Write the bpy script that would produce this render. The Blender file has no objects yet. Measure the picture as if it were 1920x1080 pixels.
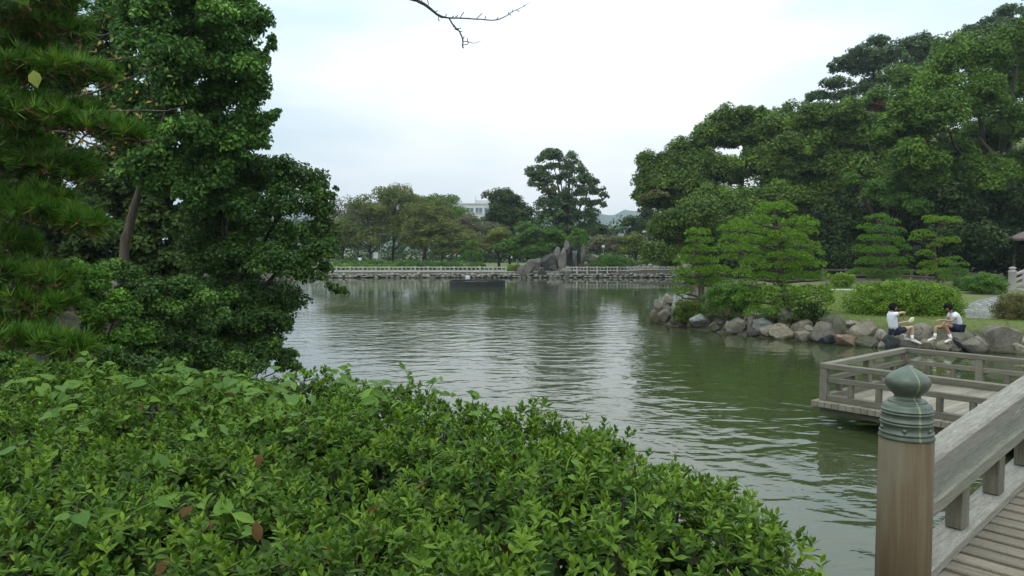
import bpy, bmesh, math, random
import numpy as np
from mathutils import Vector, Matrix, noise as mnoise

R = math.radians
scene = bpy.context.scene
COL = scene.collection
rng = np.random.default_rng(7)
random.seed(7)
F = 1387.0                      # focal length in pixels of a 1920 wide frame
PITCH = math.atan(70.0 / F)
CAM = np.array((0.0, 0.0, 3.0))

# ------------------------------------------------------------------ camera, world, sun, exposure
cd = bpy.data.cameras.new('camera')
cam = bpy.data.objects.new('camera', cd)
COL.objects.link(cam)
cam.location = CAM
cam.rotation_euler = (R(90) - PITCH, 0, 0)
cd.sensor_width = 36.0
cd.lens = 36.0 * F / 1920.0
cd.clip_start = 0.05
cd.clip_end = 12000
scene.camera = cam

SUN_EL, SUN_AZ = R(58), R(215)       # high, behind and to the left of the camera (compass from +Y)
world = bpy.data.worlds.new('World')
scene.world = world
world.use_nodes = True
wn, wl = world.node_tree.nodes, world.node_tree.links
wn.clear()
w_out = wn.new('ShaderNodeOutputWorld')
w_bg = wn.new('ShaderNodeBackground')
w_bg.inputs['Strength'].default_value = 0.1
w_sky = wn.new('ShaderNodeTexSky')
w_sky.sky_type = 'NISHITA'
w_sky.sun_disc = False
w_sky.sun_elevation = SUN_EL
w_sky.sun_rotation = SUN_AZ
w_tc = wn.new('ShaderNodeTexCoord')
w_map = wn.new('ShaderNodeMapping')
w_map.inputs['Scale'].default_value = (1.0, 1.0, 3.4)
w_map.inputs['Location'].default_value = (3.1, 0.4, 1.2)
w_noise = wn.new('ShaderNodeTexNoise')
w_noise.inputs['Scale'].default_value = 1.7
w_noise.inputs['Detail'].default_value = 4.0
w_noise.inputs['Roughness'].default_value = 0.5
w_ramp = wn.new('ShaderNodeValToRGB')
w_ramp.color_ramp.elements[0].position = 0.36
w_ramp.color_ramp.elements[1].position = 0.66
w_ramp.color_ramp.elements[0].color = (5.5, 7.2, 8.3, 1)      # thin bluish cloud
w_ramp.color_ramp.elements[1].color = (10.0, 10.4, 10.6, 1)    # thicker white cloud
w_mix = wn.new('ShaderNodeMixRGB')
w_mix.inputs['Fac'].default_value = 0.93
wl.new(w_tc.outputs['Generated'], w_map.inputs['Vector'])
wl.new(w_map.outputs['Vector'], w_noise.inputs['Vector'])
wl.new(w_noise.outputs['Fac'], w_ramp.inputs['Fac'])
wl.new(w_sky.outputs['Color'], w_mix.inputs['Color1'])
wl.new(w_ramp.outputs['Color'], w_mix.inputs['Color2'])
# an overcast sky is brighter towards the zenith: L = Lh (1 + k sin(elevation))
w_sep = wn.new('ShaderNodeSeparateXYZ')
wl.new(w_tc.outputs['Generated'], w_sep.inputs[0])
w_cl = wn.new('ShaderNodeMath'); w_cl.operation = 'MAXIMUM'; w_cl.inputs[1].default_value = 0.0
wl.new(w_sep.outputs['Z'], w_cl.inputs[0])
w_gr = wn.new('ShaderNodeMath'); w_gr.operation = 'MULTIPLY_ADD'; w_gr.inputs[1].default_value = 1.75; w_gr.inputs[2].default_value = 0.87
wl.new(w_cl.outputs[0], w_gr.inputs[0])
w_sc = wn.new('ShaderNodeVectorMath'); w_sc.operation = 'SCALE'
wl.new(w_mix.outputs['Color'], w_sc.inputs[0]); wl.new(w_gr.outputs[0], w_sc.inputs['Scale'])
wl.new(w_sc.outputs[0], w_bg.inputs['Color'])
wl.new(w_bg.outputs['Background'], w_out.inputs['Surface'])

sd_ = bpy.data.lights.new('sun', 'SUN')
sd_.energy = 0.5
sd_.angle = R(25)
sd_.color = (1.0, 0.97, 0.92)
sun = bpy.data.objects.new('sun', sd_)
COL.objects.link(sun)
sdir = Vector((math.sin(SUN_AZ) * math.cos(SUN_EL), math.cos(SUN_AZ) * math.cos(SUN_EL), math.sin(SUN_EL)))
sun.rotation_euler = sdir.to_track_quat('Z', 'Y').to_euler()

vs = scene.view_settings
vs.view_transform = 'Standard'
vs.look = 'None'
vs.exposure = 0.0
vs.gamma = 1.0
vs.use_curve_mapping = False
scene.cycles.max_bounces = 6
scene.cycles.diffuse_bounces = 3
scene.cycles.glossy_bounces = 3
scene.cycles.transmission_bounces = 3
scene.cycles.caustics_reflective = False
scene.cycles.caustics_refractive = False


# ------------------------------------------------------------------ pixel <-> place (used to survey the photograph)
def ray(px, py):
    a, b = (px - 960) / F, (540 - py) / F
    cp, sp = math.cos(PITCH), math.sin(PITCH)
    return np.array((a, cp + b * sp, -sp + b * cp))

def W(px, py, D):
    d = ray(px, py)
    return CAM + d * (D / d[1])

def G(px, py, z):
    d = ray(px, py)
    return CAM + d * ((z - CAM[2]) / d[2])

# ------------------------------------------------------------------ object helpers
def tag(o, label=None, cat=None, group=None, kind=None):
    if label: o['label'] = label
    if cat: o['category'] = cat
    if group: o['group'] = group
    if kind: o['kind'] = kind
    return o

def thing(name, label, cat, loc, group=None):
    o = bpy.data.objects.new(name, None)
    COL.objects.link(o)
    o.location = Vector(loc)
    o.empty_display_size = 0.2
    return tag(o, label, cat, group)

def link(name, me, parent=None, M=None, loc=None):
    """link a mesh; M = world matrix, loc = world location of the mesh's own origin"""
    o = bpy.data.objects.new(name, me)
    COL.objects.link(o)
    Mw = M if M is not None else Matrix.Translation(Vector(loc) if loc is not None else Vector((0, 0, 0)))
    if parent is not None:
        o.parent = parent
        p = Vector((0, 0, 0))
        q = parent
        while q is not None:
            p = p + q.location
            q = q.parent
        Mw = Matrix.Translation(-p) @ Mw
    o.matrix_local = Mw
    return o

def np_mesh(name, V, T, mat=None, smooth=False, tint=None):
    V = np.ascontiguousarray(V, dtype=np.float32)
    T = np.ascontiguousarray(T, dtype=np.int32)
    me = bpy.data.meshes.new(name)
    n, k = T.shape
    me.vertices.add(len(V))
    me.vertices.foreach_set('co', V.ravel())
    me.loops.add(n * k)
    me.loops.foreach_set('vertex_index', T.ravel())
    me.polygons.add(n)
    me.polygons.foreach_set('loop_start', np.arange(0, n * k, k, dtype=np.int32))
    try:
        me.polygons.foreach_set('loop_total', np.full(n, k, dtype=np.int32))
    except Exception:
        pass
    me.polygons.foreach_set('use_smooth', np.full(n, smooth, dtype=bool))
    if tint is not None:
        a = me.attributes.new('tint', 'FLOAT', 'POINT')
        a.data.foreach_set('value', np.ascontiguousarray(tint, dtype=np.float32))
    me.update(calc_edges=True)
    if mat: me.materials.append(mat)
    return me

def bm_mesh(name, bm, mat=None, smooth=False, sharp=None):
    me = bpy.data.meshes.new(name)
    bm.to_mesh(me)
    bm.free()
    if mat: me.materials.append(mat)
    if smooth:
        me.polygons.foreach_set('use_smooth', np.full(len(me.polygons), True))
        if sharp: me.set_sharp_from_angle(angle=R(sharp))
    return me

_box = {}
def box_mesh(L, w, h, mat, bev=0.006):
    key = (round(L, 3), round(w, 3), round(h, 3), mat.name, bev)
    if key in _box: return _box[key]
    bm = bmesh.new()
    bmesh.ops.create_cube(bm, size=1.0)
    bmesh.ops.scale(bm, vec=(L, w, h), verts=bm.verts)
    if bev: bmesh.ops.bevel(bm, geom=bm.edges[:], offset=bev, segments=1, affect='EDGES')
    _box[key] = bm_mesh('box', bm, mat)
    return _box[key]

def bar(name, p0, p1, w, h, mat, parent=None, bev=0.006, up=(0, 0, 1)):
    """a beam from p0 to p1: w wide, h high"""
    p0, p1 = Vector(p0), Vector(p1)
    x = (p1 - p0)
    L = x.length
    x.normalize()
    u = Vector(up)
    y = u.cross(x).normalized()
    z = x.cross(y)
    M = Matrix((x, y, z)).transposed().to_4x4()
    M.translation = (p0 + p1) / 2
    return link(name, box_mesh(L, w, h, mat, bev), parent, M)

def tube_data(path, radii, n=7):
    P = np.array(path, float)
    rr = np.array(radii, float)
    k = len(P)
    V = []
    t = np.gradient(P, axis=0)
    t /= np.linalg.norm(t, axis=1)[:, None] + 1e-9
    ref = np.array((0.31, 0.77, 0.12))
    if abs(np.dot(t[0], ref / np.linalg.norm(ref))) > 0.9: ref = np.array((1.0, 0, 0.2))
    a = np.linspace(0, 2 * np.pi, n, endpoint=False)
    b = np.cross(t[0], ref); b /= np.linalg.norm(b)
    for i in range(k):
        b = b - t[i] * np.dot(b, t[i]); b /= np.linalg.norm(b) + 1e-9
        c = np.cross(t[i], b)
        V.append(P[i] + rr[i] * (np.cos(a)[:, None] * b + np.sin(a)[:, None] * c))
    V = np.concatenate(V + [P[-1:], P[:1]])
    T = []
    for i in range(k - 1):
        for j in range(n):
            q, q2 = i * n + j, i * n + (j + 1) % n
            T += [(q, q2, q2 + n), (q, q2 + n, q + n)]
    e = (k - 1) * n
    for j in range(n):
        T.append((e + j, e + (j + 1) % n, k * n))
        T.append(((j + 1) % n, j, k * n + 1))
    return V, np.array(T)

def join_data(parts):
    V, T, o = [], [], 0
    for v, t in parts:
        V.append(v); T.append(t + o); o += len(v)
    return np.concatenate(V), np.concatenate(T)

def smooth_path(pts, n):
    """Catmull-Rom through pts"""
    P = np.array(pts, float)
    if len(P) == 2:
        return P[0] + (P[1] - P[0]) * np.linspace(0, 1, n)[:, None]
    Q = np.vstack([2 * P[0] - P[1], P, 2 * P[-1] - P[-2]])
    out = []
    for s in np.linspace(0, len(P) - 1 - 1e-6, n):
        i = int(s); f = s - i
        p0, p1, p2, p3 = Q[i], Q[i + 1], Q[i + 2], Q[i + 3]
        out.append(0.5 * (2 * p1 + (p2 - p0) * f + (2 * p0 - 5 * p1 + 4 * p2 - p3) * f * f + (3 * p1 - p0 - 3 * p2 + p3) * f ** 3))
    return np.array(out)

def lathe(profile, n=40):
    V, T = [], []
    a = np.linspace(0, 2 * np.pi, n, endpoint=False)
    for r, z in profile:
        V.append(np.stack([r * np.cos(a), r * np.sin(a), np.full(n, z)], 1))
    for i in range(len(profile) - 1):
        for j in range(n):
            q, q2 = i * n + j, i * n + (j + 1) % n
            T += [(q, q2, q2 + n), (q, q2 + n, q + n)]
    return np.concatenate(V), np.array(T)

# ------------------------------------------------------------------ materials
class NT:
    def __init__(s, name):
        s.m = bpy.data.materials.new(name)
        s.m.use_nodes = True
        s.n, s.l = s.m.node_tree.nodes, s.m.node_tree.links
        s.n.clear()
        s.out = s.n.new('ShaderNodeOutputMaterial')
    def add(s, t, **kw):
        nd = s.n.new('ShaderNode' + t)
        for k, v in kw.items():
            if k in nd.inputs: s.set(nd.inputs[k], v)
            elif hasattr(nd, k): setattr(nd, k, v)
            else: s.set(nd.inputs[k.replace('_', ' ')], v)
        return nd
    def set(s, sock, v):
        if isinstance(v, bpy.types.NodeSocket): s.l.new(v, sock)
        elif isinstance(v, (tuple, list)) and len(v) == 3 and sock.type == 'RGBA': sock.default_value = (*v, 1)
        else: sock.default_value = v
    def coords(s, scale=(1, 1, 1), kind='Object', rot=(0, 0, 0)):
        tc = s.add('TexCoord')
        return s.add('Mapping', Vector=tc.outputs[kind], Scale=scale, Rotation=rot).outputs[0]
    def noise(s, vec, scale, detail=4, rough=0.55):
        return s.add('TexNoise', Vector=vec, Scale=scale, Detail=detail, Roughness=rough).outputs['Fac']
    def ramp(s, fac, stops):
        r = s.add('ValToRGB', Fac=fac)
        e = r.color_ramp.elements
        while len(e) < len(stops): e.new(0.5)
        for i, (p, c) in enumerate(stops):
            e[i].position = p
            e[i].color = (*c, 1) if len(c) == 3 else c
        return r.outputs['Color']
    def mix(s, fac, a, b, mode='MIX'):
        m = s.add('MixRGB', blend_type=mode)
        s.set(m.inputs['Fac'], fac); s.set(m.inputs['Color1'], a); s.set(m.inputs['Color2'], b)
        return m.outputs[0]
    def bump(s, h, strength, dist):
        return s.add('Bump', Height=h, Strength=strength, Distance=dist).outputs[0]
    def pbr(s, col, rough=0.6, normal=None, spec=0.4, metal=0.0):
        p = s.n.new('ShaderNodeBsdfPrincipled')
        s.set(p.inputs['Base Color'], col); s.set(p.inputs['Roughness'], rough)
        s.set(p.inputs['Specular IOR Level'], spec); s.set(p.inputs['Metallic'], metal)
        if normal is not None: s.l.new(normal, p.inputs['Normal'])
        s.l.new(p.outputs[0], s.out.inputs['Surface'])
        return p

LEAF_GAIN = {'hedge_leaf': 0.84, 'niwaki_needle': 2.0, 'dark_needle': 1.8, 'yellowish_needle': 1.7, 'tall_tree_leaf': 1.55, 'dense_small_leaf': 1.35, 'camphor_leaf': 1.5, 'camphor_leaf_green': 1.42, 'grey_green_leaf': 1.5, 'azalea_leaf': 1.35, 'hedge_old_leaf': 0.9, 'long_pine_needle': 1.15, 'creeper_leaf': 1.0, 'dead_leaf': 0.8, 'orange_leaf': 1.0, 'dry_grass_blade': 1.0, 'vine_leaf': 1.0, 'olive_cherry_leaf': 1.45, 'thin_brown_leaf': 1.35, 'dark_leaf': 1.2}
def leaf_mat(name, dark, light, third=None, rough=0.5, transl=0.22, spec=0.35, fresh=0.15):
    """leaf colour varies leaf by leaf (island) and spray by spray (tint)"""
    s = NT(name)
    g_ = LEAF_GAIN.get(name, 1.3)
    hue = (0.9, 1.02, 0.6) if dark[1] > dark[0] else (1, 1, 1)
    dark, light = tuple(c * g_ * h * 0.7 for c, h in zip(dark, hue)), tuple(c * g_ * h * 1.0 for c, h in zip(light, hue))
    third = tuple(c * g_ * h * 1.12 for c, h in zip(third, hue)) if third else None
    spec *= 0.6; transl *= 0.65
    rnd = s.add('NewGeometry').outputs['Random Per Island']
    tint = s.add('Attribute', attribute_name='tint').outputs['Fac']
    c = s.mix(rnd, dark, light)
    c2 = s.mix(s.add('Math', operation='MULTIPLY', i0=0).outputs[0] if False else tint, c, third if third else light)
    p = s.n.new('ShaderNodeBsdfPrincipled')
    s.set(p.inputs['Base Color'], c2); s.set(p.inputs['Roughness'], rough); s.set(p.inputs['Specular IOR Level'], spec)
    t = s.add('BsdfTranslucent', Color=s.mix(0.5, c2, tuple(min(1, x * 1.7) for x in light)))
    m = s.add('MixShader', Fac=transl)
    s.l.new(p.outputs[0], m.inputs[1]); s.l.new(t.outputs[0], m.inputs[2])
    s.l.new(m.outputs[0], s.out.inputs['Surface'])
    return s.m

def simple_mat(name, col, rough=0.6, var=0.15, scale=6, spec=0.4, metal=0.0, bump=0.0):
    s = NT(name)
    v = s.coords()
    n = s.noise(v, scale, 5)
    lo = tuple(c * (1 - var) for c in col); hi = tuple(min(1, c * (1 + var)) for c in col)
    c = s.ramp(n, [(0.3, lo), (0.7, hi)])
    s.pbr(c, rough, s.bump(n, 0.6, bump) if bump else None, spec, metal)
    return s.m

def bark_mat(name, c1, c2, scale=9):
    s = NT(name)
    v = s.coords((1, 1, 0.25))
    n = s.noise(v, scale, 6, 0.65)
    s.pbr(s.ramp(n, [(0.3, c1), (0.68, c2)]), 0.85, s.bump(n, 0.9, 0.03), 0.2)
    return s.m

def rock_mat(name, dark, light, moss=0.0, lichen=0.25, sc=1.0):
    s = NT(name)
    v = s.add('VectorMath', operation='ADD').outputs[0]
    add = v.node
    s.l.new(s.add('TexCoord').outputs['Object'], add.inputs[0])
    rnd = s.add('ObjectInfo').outputs['Random']
    comb = s.add('CombineXYZ', X=s.add('Math', operation='MULTIPLY').outputs[0])
    mm = comb.inputs['X'].links[0].from_node
    s.l.new(rnd, mm.inputs[0]); mm.inputs[1].default_value = 37.0
    s.l.new(comb.outputs[0], add.inputs[1])
    n1 = s.noise(v, 1.7 * sc, 6, 0.6)
    n2 = s.noise(v, 11 * sc, 6, 0.7)
    n3 = s.noise(v, 5 * sc, 5, 0.6)
    c = s.ramp(n1, [(0.3, dark), (0.7, light)])
    c = s.mix(s.ramp(n2, [(0.35, (0.45,) * 3), (0.65, (0, 0, 0))]), c, tuple(x * 0.45 for x in dark))
    c = s.mix(s.ramp(n3, [(0.58, (0, 0, 0)), (0.66, (lichen,) * 3)]), c, (0.42, 0.42, 0.36))
    if moss: c = s.mix(s.ramp(n1, [(0.42, (0, 0, 0)), (0.6, (moss,) * 3)]), c, (0.075, 0.085, 0.03))
    vor = s.add('TexVoronoi', feature='DISTANCE_TO_EDGE', Vector=s.mix(0.25, v, s.add('TexNoise', Vector=v, Scale=3.0 * sc).outputs['Color']), Scale=2.3 * sc).outputs['Distance']
    c = s.mix(s.ramp(vor, [(0.0, (0.6,) * 3), (0.035, (0, 0, 0))]), c, tuple(x * 0.35 for x in dark))
    pz = s.add('SeparateXYZ', Vector=s.add('NewGeometry').outputs['Position']).outputs['Z']
    wz = s.add('Math', operation='MULTIPLY_ADD'); s.l.new(n3, wz.inputs[0]); wz.inputs[1].default_value = -0.14; s.l.new(pz, wz.inputs[2])
    wet = s.add('MapRange', Value=wz.outputs[0]); wet.inputs['From Min'].default_value = -0.06; wet.inputs['From Max'].default_value = 0.02
    wet.inputs['To Min'].default_value = 0.72; wet.inputs['To Max'].default_value = 0.0
    c = s.mix(wet.outputs[0], c, tuple(x * 0.35 for x in dark))
    var = s.add('HueSaturation', Color=c)
    mr = s.add('MapRange', Value=rnd); mr.inputs['To Min'].default_value = 0.75; mr.inputs['To Max'].default_value = 1.25
    s.l.new(mr.outputs[0], var.inputs['Value'])
    h = s.add('Math', operation='ADD'); s.l.new(n2, h.inputs[0]); s.l.new(n3, h.inputs[1])
    s.pbr(var.outputs[0], 0.85, s.bump(h.outputs[0], 0.8, 0.03 / sc), 0.3)
    return s.m

def wood_mat(name, dark, light, stain=None, gl=1.2, gw=26, rough=0.8):
    s = NT(name)
    rnd = s.add('ObjectInfo').outputs['Random']
    tc = s.add('TexCoord').outputs['Object']
    off = s.add('CombineXYZ'); k = s.add('Math', operation='MULTIPLY'); s.l.new(rnd, k.inputs[0]); k.inputs[1].default_value = 53
    s.l.new(k.outputs[0], off.inputs[0])
    ad = s.add('VectorMath', operation='ADD'); s.l.new(tc, ad.inputs[0]); s.l.new(off.outputs[0], ad.inputs[1])
    v = s.add('Mapping', Vector=ad.outputs[0], Scale=(gl, gw, gw)).outputs[0]
    g = s.noise(v, 2.2, 6, 0.65)
    blot = s.noise(ad.outputs[0], 3.5, 5, 0.6)
    c = s.ramp(g, [(0.28, dark), (0.72, light)])
    c = s.mix(s.ramp(blot, [(0.4, (0, 0, 0)), (0.75, (0.55,) * 3)]), c, stain or tuple(x * 0.6 for x in dark))
    v2 = s.add('Mapping', Vector=ad.outputs[0], Scale=(gl * 1.6, gw * 5, gw * 5)).outputs[0]
    ln = s.noise(v2, 2.0, 3, 0.5)
    c = s.mix(s.ramp(ln, [(0.3, (0.5,) * 3), (0.43, (0, 0, 0))]), c, tuple(x * 0.5 for x in dark))
    speck = s.noise(ad.outputs[0], 60, 3, 0.6)
    c = s.mix(s.ramp(speck, [(0.3, (0.35,) * 3), (0.5, (0, 0, 0))]), c, tuple(x * 0.4 for x in dark))
    hv = s.add('HueSaturation', Color=c)
    mr = s.add('MapRange', Value=rnd); mr.inputs['To Min'].default_value = 0.92; mr.inputs['To Max'].default_value = 1.26
    s.l.new(mr.outputs[0], hv.inputs['Value'])
    s.pbr(hv.outputs[0], rough, s.bump(g, 0.5, 0.006), 0.25)
    return s.m

M = {}
M['camphor'] = leaf_mat('camphor_leaf', (0.04, 0.062, 0.016), (0.085, 0.122, 0.03), (0.11, 0.155, 0.034), 0.55, 0.22, 0.22)
M['camphor2'] = leaf_mat('camphor_leaf_green', (0.042, 0.075, 0.016), (0.09, 0.142, 0.03), (0.12, 0.18, 0.034), 0.55, 0.25, 0.22)
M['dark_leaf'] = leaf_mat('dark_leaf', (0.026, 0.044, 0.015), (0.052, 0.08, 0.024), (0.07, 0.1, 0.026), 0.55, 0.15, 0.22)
M['painted_shade'] = leaf_mat('painted_shade_leaf', (0.016, 0.028, 0.011), (0.032, 0.05, 0.017), (0.045, 0.066, 0.02), 0.55, 0.1, 0.2)  # deep shade of the wood put into the colour: darker copy of dark_leaf
M['grey_leaf'] = leaf_mat('grey_green_leaf', (0.035, 0.055, 0.032), (0.07, 0.1, 0.05), (0.08, 0.12, 0.05), 0.5, 0.18)
M['olive'] = leaf_mat('olive_cherry_leaf', (0.068, 0.076, 0.034), (0.115, 0.126, 0.05), (0.15, 0.14, 0.05), 0.6, 0.3, 0.2)
M['brown_leaf'] = leaf_mat('thin_brown_leaf', (0.085, 0.08, 0.046), (0.145, 0.14, 0.075), (0.14, 0.135, 0.05), 0.6, 0.3, 0.2)
M['yellow_leaf'] = leaf_mat('yellow_green_leaf', (0.085, 0.1, 0.028), (0.15, 0.165, 0.042), (0.17, 0.17, 0.04), 0.5, 0.3)
M['maple'] = leaf_mat('bright_green_leaf', (0.048, 0.088, 0.022), (0.09, 0.155, 0.034), (0.12, 0.2, 0.04), 0.55, 0.3, 0.25)
M['tallow'] = leaf_mat('tall_tree_leaf', (0.028, 0.062, 0.02), (0.062, 0.122, 0.036), (0.13, 0.22, 0.055), 0.48, 0.28, 0.28)
M['ivy'] = leaf_mat('dense_small_leaf', (0.022, 0.048, 0.015), (0.05, 0.094, 0.026), (0.085, 0.145, 0.034), 0.45, 0.18, 0.3)
M['creeper'] = leaf_mat('creeper_leaf', (0.045, 0.1, 0.018), (0.1, 0.2, 0.03), (0.15, 0.27, 0.035), 0.45, 0.3)
M['azalea'] = leaf_mat('azalea_leaf', (0.055, 0.1, 0.016), (0.12, 0.19, 0.026), (0.19, 0.26, 0.03), 0.5, 0.25)
M['shrub'] = leaf_mat('shrub_leaf', (0.038, 0.082, 0.018), (0.085, 0.155, 0.03), (0.11, 0.19, 0.03), 0.5, 0.22)
M['shrub_dark'] = leaf_mat('yellowish_dark_shrub_leaf', (0.04, 0.062, 0.012), (0.085, 0.115, 0.02), (0.11, 0.13, 0.02), 0.5, 0.2)
M['shrub_brown'] = leaf_mat('brownish_shrub_leaf', (0.06, 0.062, 0.022), (0.12, 0.115, 0.04), (0.12, 0.08, 0.04), 0.55, 0.2)
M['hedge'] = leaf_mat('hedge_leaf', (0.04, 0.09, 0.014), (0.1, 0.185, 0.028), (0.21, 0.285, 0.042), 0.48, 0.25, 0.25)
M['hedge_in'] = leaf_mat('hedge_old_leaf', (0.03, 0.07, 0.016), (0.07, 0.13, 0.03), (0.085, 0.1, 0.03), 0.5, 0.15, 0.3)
M['vine'] = leaf_mat('vine_leaf', (0.05, 0.11, 0.022), (0.09, 0.165, 0.034), (0.14, 0.21, 0.04), 0.45, 0.3, 0.25)
M['dead_leaf'] = leaf_mat('dead_leaf', (0.085, 0.046, 0.02), (0.15, 0.082, 0.03), (0.16, 0.09, 0.035), 0.8, 0.05, 0.1)
M['orange_leaf'] = leaf_mat('orange_leaf', (0.28, 0.13, 0.02), (0.4, 0.22, 0.04), (0.3, 0.26, 0.04), 0.5, 0.3)
M['needle'] = leaf_mat('niwaki_needle', (0.04, 0.08, 0.016), (0.085, 0.155, 0.026), (0.2, 0.27, 0.034), 0.55, 0.25)
M['needle_b'] = leaf_mat('yellowish_needle', (0.065, 0.11, 0.014), (0.125, 0.195, 0.026), (0.19, 0.25, 0.03), 0.55, 0.25)
M['needle_far'] = leaf_mat('dark_needle', (0.042, 0.092, 0.014), (0.085, 0.165, 0.024), (0.13, 0.21, 0.025), 0.5, 0.2)
M['pine_near'] = leaf_mat('long_pine_needle', (0.022, 0.062, 0.01), (0.07, 0.16, 0.022), (0.13, 0.2, 0.03), 0.45, 0.2)
M['old_needle'] = leaf_mat('old_brown_needle', (0.08, 0.045, 0.02), (0.14, 0.08, 0.035), None, 0.6, 0.1)
M['grass'] = leaf_mat('grass_blade', (0.08, 0.12, 0.025), (0.15, 0.2, 0.04), (0.18, 0.2, 0.05), 0.6, 0.25)
M['dry_grass'] = leaf_mat('dry_grass_blade', (0.13, 0.11, 0.06), (0.2, 0.165, 0.095), None, 0.7, 0.2)
M['bark'] = bark_mat('bark', (0.022, 0.018, 0.014), (0.075, 0.062, 0.048))
M['bark_pale'] = bark_mat('pale_bark', (0.045, 0.037, 0.026), (0.13, 0.108, 0.078))
M['bark_pine'] = bark_mat('pine_bark', (0.035, 0.026, 0.02), (0.15, 0.125, 0.1), 14)
M['twig'] = bark_mat('twig_bark', (0.035, 0.026, 0.03), (0.1, 0.075, 0.075), 30)
M['rock'] = rock_mat('grey_rock', (0.138, 0.126, 0.095), (0.331, 0.290, 0.216))
M['rock_dark'] = rock_mat('dark_rock', (0.088, 0.080, 0.065), (0.223, 0.193, 0.147), 0, 0.15)
M['rock_tan'] = rock_mat('tan_rock', (0.172, 0.151, 0.099), (0.356, 0.319, 0.220))
M['rock_pale'] = rock_mat('pale_rock', (0.187, 0.193, 0.173), (0.374, 0.374, 0.335), 0, 0.5)
M['paving'] = rock_mat('paving_rock', (0.2, 0.195, 0.18), (0.33, 0.325, 0.3), 0, 0.2)
M['rock_moss'] = rock_mat('mossy_rock', (0.1, 0.095, 0.065), (0.22, 0.21, 0.15), 0.8)
M['rock_orange'] = rock_mat('orange_rock', (0.198, 0.130, 0.083), (0.324, 0.240, 0.165), 0, 0.1)
M['rock_wet'] = rock_mat('wet_rock', (0.03, 0.036, 0.036), (0.075, 0.085, 0.08), 0, 0.05)
M['rock_far'] = rock_mat('revetment_rock', (0.161, 0.149, 0.121), (0.356, 0.333, 0.276), 0.2, 0.2, 0.7)
M['rock_fall'] = rock_mat('waterfall_rock', (0.092, 0.083, 0.070), (0.233, 0.208, 0.179), 0.15, 0.3, 0.8)
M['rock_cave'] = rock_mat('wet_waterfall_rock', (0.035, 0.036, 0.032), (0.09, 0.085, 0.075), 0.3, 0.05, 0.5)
M['concrete'] = simple_mat('concrete', (0.42, 0.4, 0.35), 0.85, 0.2, 3)
M['granite'] = simple_mat('granite', (0.36, 0.33, 0.3), 0.8, 0.2, 25)
M['white'] = simple_mat('white_paint', (0.74, 0.75, 0.74), 0.6, 0.05, 2)
M['white_stone'] = simple_mat('pale_stone', (0.55, 0.54, 0.52), 0.7, 0.12, 8)
M['roof'] = simple_mat('roof', (0.22, 0.16, 0.15), 0.8, 0.2, 5)
M['window'] = simple_mat('window_glass', (0.16, 0.19, 0.22), 0.15, 0.2, 1)
M['dark_metal'] = simple_mat('dark_metal', (0.06, 0.055, 0.05), 0.5, 0.2, 5)
M['grey_metal'] = simple_mat('grey_metal', (0.3, 0.3, 0.29), 0.5, 0.15, 5)
M['black_board'] = simple_mat('black_board', (0.018, 0.02, 0.018), 0.7, 0.5, 3)
M['fence_brown'] = simple_mat('brown_fence', (0.12, 0.095, 0.075), 0.8, 0.2, 5)
M['rail'] = wood_mat('weathered_rail', (0.155, 0.139, 0.109), (0.325, 0.300, 0.247), (0.202, 0.208, 0.171))
M['rail_green'] = wood_mat('weathered_mid_rail', (0.152, 0.143, 0.106), (0.287, 0.272, 0.212), (0.160, 0.178, 0.128))
M['baluster'] = wood_mat('dark_baluster', (0.108, 0.097, 0.068), (0.216, 0.198, 0.144))
M['deck'] = wood_mat('weathered_deck', (0.143, 0.119, 0.083), (0.271, 0.233, 0.172), (0.165, 0.153, 0.119))
M['pier'] = wood_mat('pier_wood', (0.114, 0.103, 0.074), (0.241, 0.223, 0.166), (0.134, 0.133, 0.102), 1.2, 20)
M['pier_deck'] = wood_mat('pier_deck', (0.183, 0.158, 0.115), (0.304, 0.272, 0.209), (0.189, 0.171, 0.130), 1.2, 20)
M['skin'] = simple_mat('skin', (0.52, 0.32, 0.23), 0.5, 0.08, 12)
M['skin_tan'] = simple_mat('tanned_skin', (0.4, 0.22, 0.145), 0.5, 0.08, 12)
M['shirt'] = simple_mat('white_shirt', (0.76, 0.77, 0.8), 0.8, 0.05, 20)
M['navy'] = simple_mat('navy_cloth', (0.014, 0.017, 0.045), 0.8, 0.2, 20)
M['collar'] = simple_mat('navy_collar', (0.035, 0.045, 0.12), 0.8, 0.15, 20)
M['hair'] = simple_mat('black_hair', (0.008, 0.007, 0.007), 0.85, 0.3, 40, 0.08)
M['shoe'] = simple_mat('white_shoe', (0.7, 0.69, 0.64), 0.6, 0.08, 20)
M['eye'] = simple_mat('eye', (0.02, 0.015, 0.012), 0.2, 0.1, 20)
M['paper'] = simple_mat('paper', (0.72, 0.68, 0.52), 0.8, 0.1, 20)
M['bird'] = simple_mat('dark_feather', (0.03, 0.033, 0.045), 0.6, 0.4, 20)
M['hill_wood'] = simple_mat('hill_forest', (0.045, 0.07, 0.035), 0.9, 0.35, 0.02)

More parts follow.
